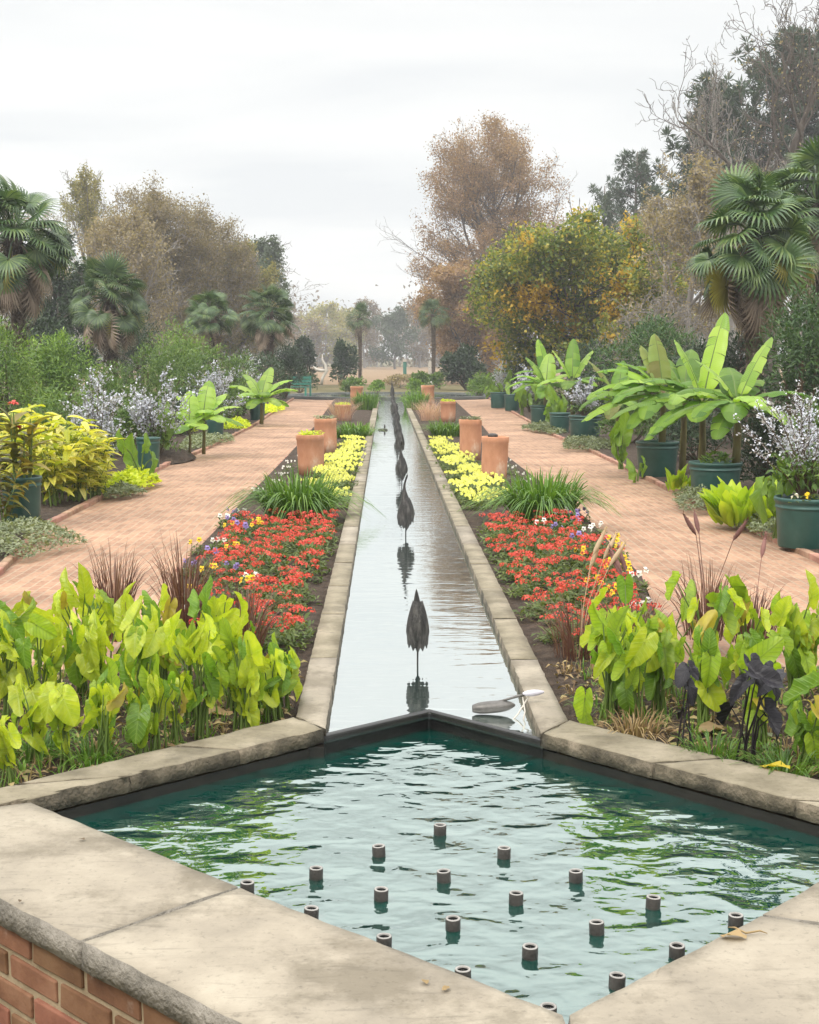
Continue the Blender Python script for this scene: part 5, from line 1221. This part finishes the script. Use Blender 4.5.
# right side
tree('large brown leaved oak right of the channel end', 490, 82, 124, M_bark, M_oak, 85000, .11, 21, name='oak_tree', cat='oak tree', nb=(30, 7, 6, 3), ln=(.42, .5, .5, .5), ang=(50, 42, 42, 45), t0=.14, upturn=.45, wpx=158, jit=.2)
tree('spreading tree turning yellow on the right behind the far bananas', 576, 38, 216, M_bark, M_turning, 60000, .10, 22, nb=(22, 7, 6, 3), ln=(.6, .5, .5, .5), ang=(62, 45, 42, 40), t0=.1, upturn=.25, wpx=208, jit=.14, extra=(M_orange, .9, .36), T=T_kite(.8, .15))
tree('small orange leaved tree top rising above the turning tree', 577, 44, 196, M_bark, M_orange, 420, .13, 23, nb=(5, 4, 3), ln=(.2, .4, .5), ang=(40, 40, 40), t0=.72, wpx=26)
tree('russet leaved tree low behind the turning tree', 464, 72, 262, M_bark, M_oak, 36000, .13, 24, nb=(20, 6, 6), ln=(.55, .5, .5), ang=(60, 45, 45), t0=.1, wpx=96, jit=.2)
tree('bare branched tangled tree above the large right palm', 700, 34, 150, M_bark_pale, M_brownleaf, 9000, .075, 25, nb=(10, 7, 6, 4), ln=(.55, .55, .5, .5), ang=(55, 50, 45, 45), t0=.2, upturn=.3, wob=.16, wpx=170)
tree('tall bare tree at the top right with dark crooked branches', 776, 44, 4, M_bark, M_brownleaf, 700, .09, 26, nb=(12, 7, 6, 4), ln=(.45, .55, .5, .5), ang=(48, 48, 45, 45), t0=.25, upturn=.5, wob=.15, wpx=190)
tree('second bare tree with thin upright twigs left of the top right one', 722, 47, 40, M_bark_pale, M_brownleaf, 400, .09, 27, nb=(10, 6, 5, 4), ln=(.38, .5, .5, .5), ang=(42, 42, 40, 40), t0=.3, upturn=.7, wob=.12, wpx=120)
tree('brown bare tree filling the gap between the pine and the turning tree', 655, 46, 196, M_bark_pale, M_brownleaf, 24000, .085, 28, nb=(12, 7, 6, 4), ln=(.45, .5, .5, .5), ang=(50, 45, 45, 45), t0=.12, wob=.13, wpx=120)
tree('dense brown thicket tree right of the turning tree', 720, 52, 170, M_bark_pale, M_brownleaf, 34000, .09, 48, nb=(12, 7, 6, 4), ln=(.45, .5, .5, .5), ang=(55, 45, 45, 45), t0=.08, wob=.13, wpx=190)
tree('bare shrubby tree with fine grey twigs under the large right palm', 655, 29, 286, M_bark_pale, M_brownleaf, 900, .05, 29, nb=(9, 7, 6, 4), ln=(.7, .55, .5, .5), ang=(60, 50, 45, 45), t0=.1, wob=.16, rmin=.006, wpx=110)
def pine(lab, px, Y, ytop, wpx, seed, n=70, tier0=.25, dens=26, leaf=.34):
    rg = np.random.default_rng(seed); z0 = -.13; h = ZZ(ytop, Y) - z0; w = wpx / 2 * Y / FPX
    r = thing('pine_tree', lab, 'pine tree', (XX(px, Y), Y, z0)); mt = MB(); mb = MB()
    zs = np.linspace(0, h * .97, 8); add_tube(mt, np.stack([.1 * np.sin(zs * .5), .08 * np.cos(zs * .4), zs], -1), np.linspace(h * .018, .03, 8), 7)
    for i in range(n):
        u = (i + .5) / n; t = tier0 + (1 - tier0) * u; a = i * 2.39996 + rg.normal(0, .3); ln = w * (.25 + .85 * math.sin(math.pi * (.12 + .80 * u)) ** .8) * rg.uniform(.45, 1.15)
        d = np.array([math.cos(a), math.sin(a), .1 + .5 * u]); p0 = np.array([0, 0, h * (t * .93)]); p1 = p0 + d * ln; add_tube(mt, [p0, p0 + d * ln * .6 + [0, 0, -.05 * ln], p1], [.05, .03, .012], 4, cap=False)
        for c in range(int(4 + ln * 2.2)):
            q = p0 + d * ln * rg.uniform(.45, 1.03) + rg.normal(0, .2 * ln ** .5, 3); dd = nrm(rg.normal(0, 1, (dens, 3)) + [0, 0, .4])
            scatter(mb, T_kite(.2, .02), q + dd * .05, frames(dd, UPV + rg.normal(0, .5, (dens, 3))), rg.uniform(.7, 1.2, dens) * leaf)
    mt.build('trunk', M_bark, r); mb.build('crown', M_pine, r)
pine('dark pine standing alone right of the oak', 634, 74, 150, 70, 1, 60)
pine('tall grey green pine behind the bare trees at the top right', 712, 62, 82, 84, 2, 90, .35, leaf=.42)
pine('second tall pine at the top right corner', 792, 60, 34, 124, 3, 120, .3, leaf=.4)
pine('low pine right of the oak beside the lone dark pine', 603, 80, 184, 50, 4, 40)
# left side
LK = dict(nb=(18, 7, 6, 3), ln=(.45, .5, .5, .5), ang=(50, 44, 42, 42), t0=.12, upturn=.4)
tree('pale thin tree standing tallest at the upper left', 92, 64, 168, M_bark_pale, M_olive, 12000, .10, 31, nb=(11, 6, 6, 3), ln=(.34, .5, .5, .5), ang=(36, 40, 40, 40), t0=.3, upturn=.5, wpx=66)
tree('broad grey brown bare tree left of centre', 165, 56, 180, M_bark_pale, M_brownleaf, 34000, .085, 32, wpx=124, jit=.18, **LK)
tree('brown leaved bare tree beside the broad grey one', 212, 60, 208, M_bark_pale, M_brownleaf, 28000, .09, 33, wpx=100, jit=.18, **LK)
tree('golden olive tree behind the third and fourth palms', 238, 62, 242, M_bark, M_olive, 26000, .12, 34, nb=(14, 7, 6), ln=(.5, .5, .5), ang=(50, 45, 45), t0=.1, wpx=90)
tree('grey green tree at the right end of the left tree line', 260, 76, 232, M_bark, M_fargreen, 20000, .15, 35, nb=(14, 7, 6), ln=(.4, .5, .5), ang=(45, 45, 45), t0=.12, wpx=62)
tree('bare brown tree behind the second palm', 128, 50, 204, M_bark_pale, M_brownleaf, 20000, .085, 36, wpx=100, jit=.18, **LK)
tree('dark evergreen tree between the two left palms', 66, 40, 236, M_bark, M_dark, 18000, .12, 37, nb=(14, 7, 6), ln=(.3, .5, .5), ang=(55, 45, 45), t0=.08, wpx=70)
tree('bare tree at the upper left behind the big palm', 20, 58, 200, M_bark_pale, M_brownleaf, 9000, .1, 38, wpx=110, **LK)
tree('low brown thicket tree behind the fourth palm', 190, 66, 250, M_bark_pale, M_brownleaf, 28000, .09, 39, wpx=150, jit=.18, **LK)
# far tree line beyond the field
for i, (px, Y, yt, m, n, lab, wd) in enumerate([(325, 175, 302, M_olive, 2600, 'far rounded brown tree left of the slim left palm', 62), (395, 168, 308, M_fargreen, 3200, 'far green tree between the two slim palms', 50), (296, 172, 318, M_farwood, 2200, 'far brown tree at the left end of the field', 70),
        (365, 190, 300, M_farwood, 2200, 'far bare brown tree behind the slim left palm', 40), (420, 190, 300, M_farwood, 2200, 'far bare brown tree left of the slim right palm', 40), (450, 185, 304, M_farwood, 2400, 'far brown tree behind the slim right palm', 60), (345, 180, 306, M_olive, 2200, 'far yellowish tree in the gap left of the slim left palm', 40)]):
    tree(lab, px, Y, yt, M_bark_pale, m, int(n * 1.8), .32, 50 + i, name='far_tree', cat='tree', nb=(10, 6, 4), ln=(.36, .5, .5), ang=(45, 45, 45), t0=.12, rmin=.03, wpx=wd)
mt = MB(); mb = MB(); rg = np.random.default_rng(77)
for i in range(420):
    x = rg.uniform(-75, 75); y = rg.uniform(205, 235); h = rg.uniform(7.0, 10.5) * (1 + .12 * math.sin(x * .25))
    add_tube(mt, [(x, y, 0), (x + rg.normal(0, .2), y, h * .5), (x + rg.normal(0, .4), y, h)], [.16, .12, .04], 4, cap=False)
    k = 60; pos = np.array([x, y, h * .68]) + rg.normal(0, 1, (k, 3)) * [1.1, 1.1, h * .2]; scatter(mb, T_kite(.6), pos, frames(rg.normal(0, 1, (k, 3)), UPV + rg.normal(0, .6, (k, 3))), rg.uniform(.4, .9, k))
    k = 14; pos = np.array([x, y, .9]) + rg.normal(0, 1, (k, 3)) * [1.3, 1., .6]; scatter(mb, T_kite(.6), pos, frames(rg.normal(0, 1, (k, 3)), UPV + rg.normal(0, .6, (k, 3))), rg.uniform(.5, .9, k))
w = MB(); w.v = mt.v + mb.v; w.uv = mt.uv + mb.uv; w.f = mt.f + [f + mt.n for f in mb.f]; w.m = [np.zeros_like(a) for a in mt.m] + [np.ones_like(a) for a in mb.m]; w.n = mt.n + mb.n
o = w.build('far_wood', [M_bark_pale, M_farwood]); o.location = (0, 0, -.13); o['kind'] = 'stuff'; o['label'] = 'hazy brown far off wood closing the field beyond the garden'; o['category'] = 'wood'

# ================================================================ FAR ORNAMENTS
x0, Y = XX(323, 52), 52.
r = thing('driftwood_sculpture', 'pale twisted driftwood sculpture standing between the dark far bushes', 'sculpture', (x0, Y, -.1)); s = Y / FPX
mb = MB(); add_tube(mb, [((x - 323) * s, 0, ZZ(y, Y) + .1) for x, y in ((322, 385), (323, 378), (327, 371), (326, 365), (323, 360), (323, 354))], [.05, .055, .06, .05, .035, .012], 9); mb.build('trunk', M_driftwood, r)
mb = MB(); add_tube(mb, [((x - 323) * s, 0, ZZ(y, Y) + .1) for x, y in ((329, 370), (322, 370.5), (317, 369.5), (314, 366))], [.03, .07, .06, .015], 7); mb.build('branch', M_driftwood, r)
Y = 84.; r = thing('signpost', 'slim teal painted post with a pale top at the edge of the field', 'post', (XX(405, Y), Y, -.13))
mb = MB(); V, F = box((0, 0, .55), (.2, .14, 1.1)); mb.add(V, F); mb.build('post', M_teal, r, smooth=False)
mb = MB(); V, F = box((0, 0, 1.18), (.24, .18, .14)); mb.add(V, F); mb.build('cap', M_wht_paint if False else M_driftwood, r, smooth=False)
Y = 71.; r = thing('wooden_post', 'pale weathered wooden post beside the slim right palm', 'post', (XX(430, Y), Y, -.13)); mb = MB(); V, F = box((0, 0, .55), (.16, .16, 1.1)); mb.add(V, F); mb.build('post', M_driftwood, r, smooth=False)
mb = MB(); V, F = lathe([(.1, 0), (.1, .03), (.001, .12)], 4); mb.add(V, F); o = mb.build('cap', M_driftwood, r, smooth=False); o.location = (0, 0, 1.1); o.rotation_euler.z = .785
Y = 46.; r = thing('garden_bench', 'teal green garden bench at the far end of the left path', 'bench', (XX(297, Y), Y, -.1), -.4)
def bar(name, c, s_): mb = MB(); V, F = box(c, s_); mb.add(V, F); o = mb.build(name, M_teal, r, smooth=False); return o
mb = MB()
for i in range(4): V, F = box((0, -.14 + i * .09, .36), (.85, .075, .025)); mb.add(V, F)
mb.build('seat', M_teal, r, smooth=False); mb = MB()
for i in range(3): V, F = box((0, .19 + i * .012, .46 + i * .1), (.85, .02, .075)); mb.add(V, F)
mb.build('backrest', M_teal, r, smooth=False)
for sx in (-.4, .4):
    bar('leg', (sx, -.13, .17), (.05, .05, .345)); bar('leg', (sx, .225, .36), (.05, .045, .72)); bar('armrest', (sx, .02, .54), (.06, .36, .03))

# ================================================================ FALLEN LEAVES AND LITTER
def fallen(lab, px, py, z, size, mat, name='fallen_leaf', T=None, rz=0., curl=.5):
    V, F, U = T_lance(.6, .1, .06, 6); V = V.copy(); V[:, 2] += curl * .07 * np.sin(V[:, 1] * 5) + .03 + .05 * np.sin(V[:, 0] * 17 + V[:, 1] * 9); x, y = P(px, py, z)
    mb = MB(); mb.add((V - [0, .5, 0]) * size, F, U); o = mb.build(name, mat); o.location = (x, y, z + .006); o.rotation_euler = (.1, .1, rz); tag(o, lab, 'fallen leaf'); return o
fallen('large yellow fallen leaf on the far right coping', 775, 768, .004, .085, M_yellowleaf, rz=1.3)
fallen('curled brown leaf on the near right coping', 733, 938, 0, .055, M_dead, rz=1.2, curl=1.)
fallen('small brown petal on the near coping at the bottom', 425, 984, 0, .022, M_dead, rz=.4)
fallen('second small brown petal at the bottom coping', 446, 991, 0, .022, M_dead, rz=-.6)
fallen('tiny dark leaf on the left coping slab', 82, 841, 0, .018, M_stem_brown, rz=1.)
fallen('small dark bud on the left coping slab', 20, 903, 0, .014, M_stem_brown, rz=.3)
fallen('pale dry leaf lying on the soil under the black elephant ear', 728, 712, -.03, .10, M_dead, rz=.3)
fallen('pale folded dry leaf beside the black elephant ear', 712, 730, -.03, .12, M_dead, rz=-.9)
fallen('pale green fallen leaf on the soil by the right coping', 755, 735, -.03, .11, M_grey, rz=1.2)
fallen('dry curled leaf in the left bed by the coping', 215, 715, -.03, .13, M_dead, rz=-1.1)
fallen('pale fallen leaf in the left bed near the channel', 245, 722, -.03, .10, M_grey, rz=1.2)
fallen('yellow leaf drooping onto the soil by the small black elephant ear', 703, 690, .05, .11, M_yellowleaf, rz=.2)
x, y = P(728, 930, 0); mb = MB(); add_tube(mb, [(0, 0, .006), (.01, -.015, .012), (.03, -.03, .006), (.06, -.028, .01), (.075, -.03, .005)], [.001, .002, .0025, .002, .001], 5); o = mb.build('fallen_twig', M_dead); o.location = (x, y, 0); tag(o, 'thin curved twig under the curled brown leaf on the right coping', 'twig')
for nm, poly in (('left', [(-.52, 4.7), (-1.45, 3.74), (-1.75, 4.0), (-1.75, 5.4), (-.55, 5.6)]), ('right', [(.52, 4.66), (1.45, 3.74), (1.85, 4.0), (1.85, 5.4), (.55, 5.6)])):
    ma = MB(); md = MB()
    for k_, (x, y) in enumerate(poisson(poly, .03, 420, 8)):
        blades(ma if k_ % 3 else md, 6, .015, random.uniform(.03, .11), random.uniform(.03, .09), .005, .9, 4, c=(x, y, -.05))
    w_ = MB(); w_.v = ma.v + md.v; w_.uv = ma.uv + md.uv; w_.f = ma.f + [f + ma.n for f in md.f]; w_.m = [np.zeros_like(a) for a in ma.m] + [np.ones_like(a) for a in md.m]; w_.n = ma.n + md.n
    o = w_.build('undergrowth', [M_strap, M_dead]); o['kind'] = 'stuff'; o['label'] = 'thin dry and green undergrowth on the soil of the %s front bed' % nm; o['category'] = 'undergrowth'
mb = MB(); pts = []
for poly in ([(-.5, 4.66), (-1.45, 3.72), (-2., 4.), (-2., 5.4), (-.5, 5.6)], [(.5, 4.62), (1.45, 3.72), (2., 4.), (2., 5.4), (.5, 5.6)]):
    pts += poisson(poly, .015, 1500, 5)
pts = np.array([(x, y, -.035) for x, y in pts]); k = len(pts); scatter(mb, T_lance(.4, .4, .2, 2), pts + RNG.uniform(0, .01, (k, 3)), frames(rdir(k, -.1, .35), UPV + rdir(k) * .5), RNG.uniform(.015, .045, k)); o = mb.build('leaf_litter', M_litter); o['kind'] = 'stuff'; o['label'] = 'dry leaf litter scattered over the soil of both front beds'; o['category'] = 'leaf litter'

# ================================================================ LIGHT, SKY, CAMERA
EL, AZ = R(52), R(-35)         # soft overcast sun from behind-left of the viewer
w = bpy.data.worlds.new('World'); SC.world = w; w.use_nodes = True; nt = w.node_tree; nt.nodes.clear()
out = N(nt, 'ShaderNodeOutputWorld'); bg = N(nt, 'ShaderNodeBackground', i_Strength=.1)
sky = N(nt, 'ShaderNodeTexSky', sky_type='NISHITA'); sky.sun_disc = False; sky.sun_elevation = EL; sky.sun_rotation = R(180) + AZ; sky.air_density = 1.; sky.dust_density = 3.
tc = N(nt, 'ShaderNodeTexCoord'); sx = N(nt, 'ShaderNodeSeparateXYZ'); L(nt, tc.outputs['Generated'], sx.inputs[0])
# cloud deck: planar projection of the direction, so the bands flatten towards the horizon
zc = N(nt, 'ShaderNodeMath', operation='ADD'); zc.inputs[1].default_value = .12; zm = N(nt, 'ShaderNodeMath', operation='MAXIMUM'); zm.inputs[1].default_value = .05
L(nt, sx.outputs[2], zc.inputs[0]); L(nt, zc.outputs[0], zm.inputs[0])
dv = N(nt, 'ShaderNodeVectorMath', operation='DIVIDE'); cb = N(nt, 'ShaderNodeCombineXYZ'); [L(nt, zm.outputs[0], cb.inputs[i]) for i in range(3)]
L(nt, tc.outputs['Generated'], dv.inputs[0]); L(nt, cb.outputs[0], dv.inputs[1])
mp = N(nt, 'ShaderNodeMapping'); mp.inputs['Scale'].default_value = (.55, 1.0, .0); L(nt, dv.outputs[0], mp.inputs[0])
nz = N(nt, 'ShaderNodeTexNoise', i_Scale=1.3, i_Detail=5., i_Roughness=.5, i_Distortion=.4); L(nt, mp.outputs[0], nz.inputs['Vector'])
cr = ramp(nt, [SKYC[0], SKYC[1], SKYC[2]], [.33, .5, .66]); L(nt, nz.outputs['Fac'], cr.inputs[0])
# an overcast sky is brighter overhead than at the horizon
gr = N(nt, 'ShaderNodeMapRange', i_From_Min=.26, i_From_Max=.8, i_To_Min=1., i_To_Max=ZEN); L(nt, sx.outputs[2], gr.inputs[0])
sc_ = N(nt, 'ShaderNodeVectorMath', operation='SCALE'); L(nt, cr.outputs[0], sc_.inputs[0]); L(nt, gr.outputs[0], sc_.inputs['Scale'])
mx = N(nt, 'ShaderNodeMixRGB'); mx.inputs[0].default_value = .94; L(nt, sky.outputs[0], mx.inputs[1]); L(nt, sc_.outputs[0], mx.inputs[2])
L(nt, mx.outputs[0], bg.inputs[0]); L(nt, bg.outputs[0], out.inputs[0])

sun = bpy.data.lights.new('sun', 'SUN'); sun.energy = SUN_E; sun.angle = R(14); sun.color = (1., .95, .86)
so = bpy.data.objects.new('sun', sun); COL.objects.link(so)
dvec = Vector((math.sin(AZ) * math.cos(EL), -math.cos(AZ) * math.cos(EL), math.sin(EL)))
so.rotation_euler = dvec.to_track_quat('Z', 'Y').to_euler(); so.location = dvec * 20

if HAZE > 0:
    m, nt, out = nmat('haze_air'); v = N(nt, 'ShaderNodeVolumePrincipled', i_Density=HAZE); v.inputs['Color'].default_value = (.96, .97, 1., 1); v.inputs['Anisotropy'].default_value = .2
    L(nt, v.outputs[0], out.inputs['Volume']); mb = MB(); V, F = box((0, 125, 10.2), (240, 280, 22.8)); mb.add(V, F); struct(mb.build('haze', m, smooth=False), 'stuff')

cam = bpy.data.cameras.new('camera'); co = bpy.data.objects.new('camera', cam); COL.objects.link(co)
cam.sensor_fit = 'HORIZONTAL'; cam.sensor_width = 36; cam.lens = 36 * FPX / 819; cam.clip_end = 3000; cam.clip_start = .05
co.location = (CAMX, 0, CAMH); co.rotation_euler = (R(90) - PITCH, 0, YAW); SC.camera = co
SC.view_settings.view_transform = 'Standard'; SC.view_settings.look = 'None'; SC.view_settings.gamma = 1; SC.view_settings.exposure = EXPO
SC.render.engine = 'CYCLES'; SC.cycles.max_bounces = 6; SC.cycles.transparent_max_bounces = 8; SC.cycles.volume_bounces = 0
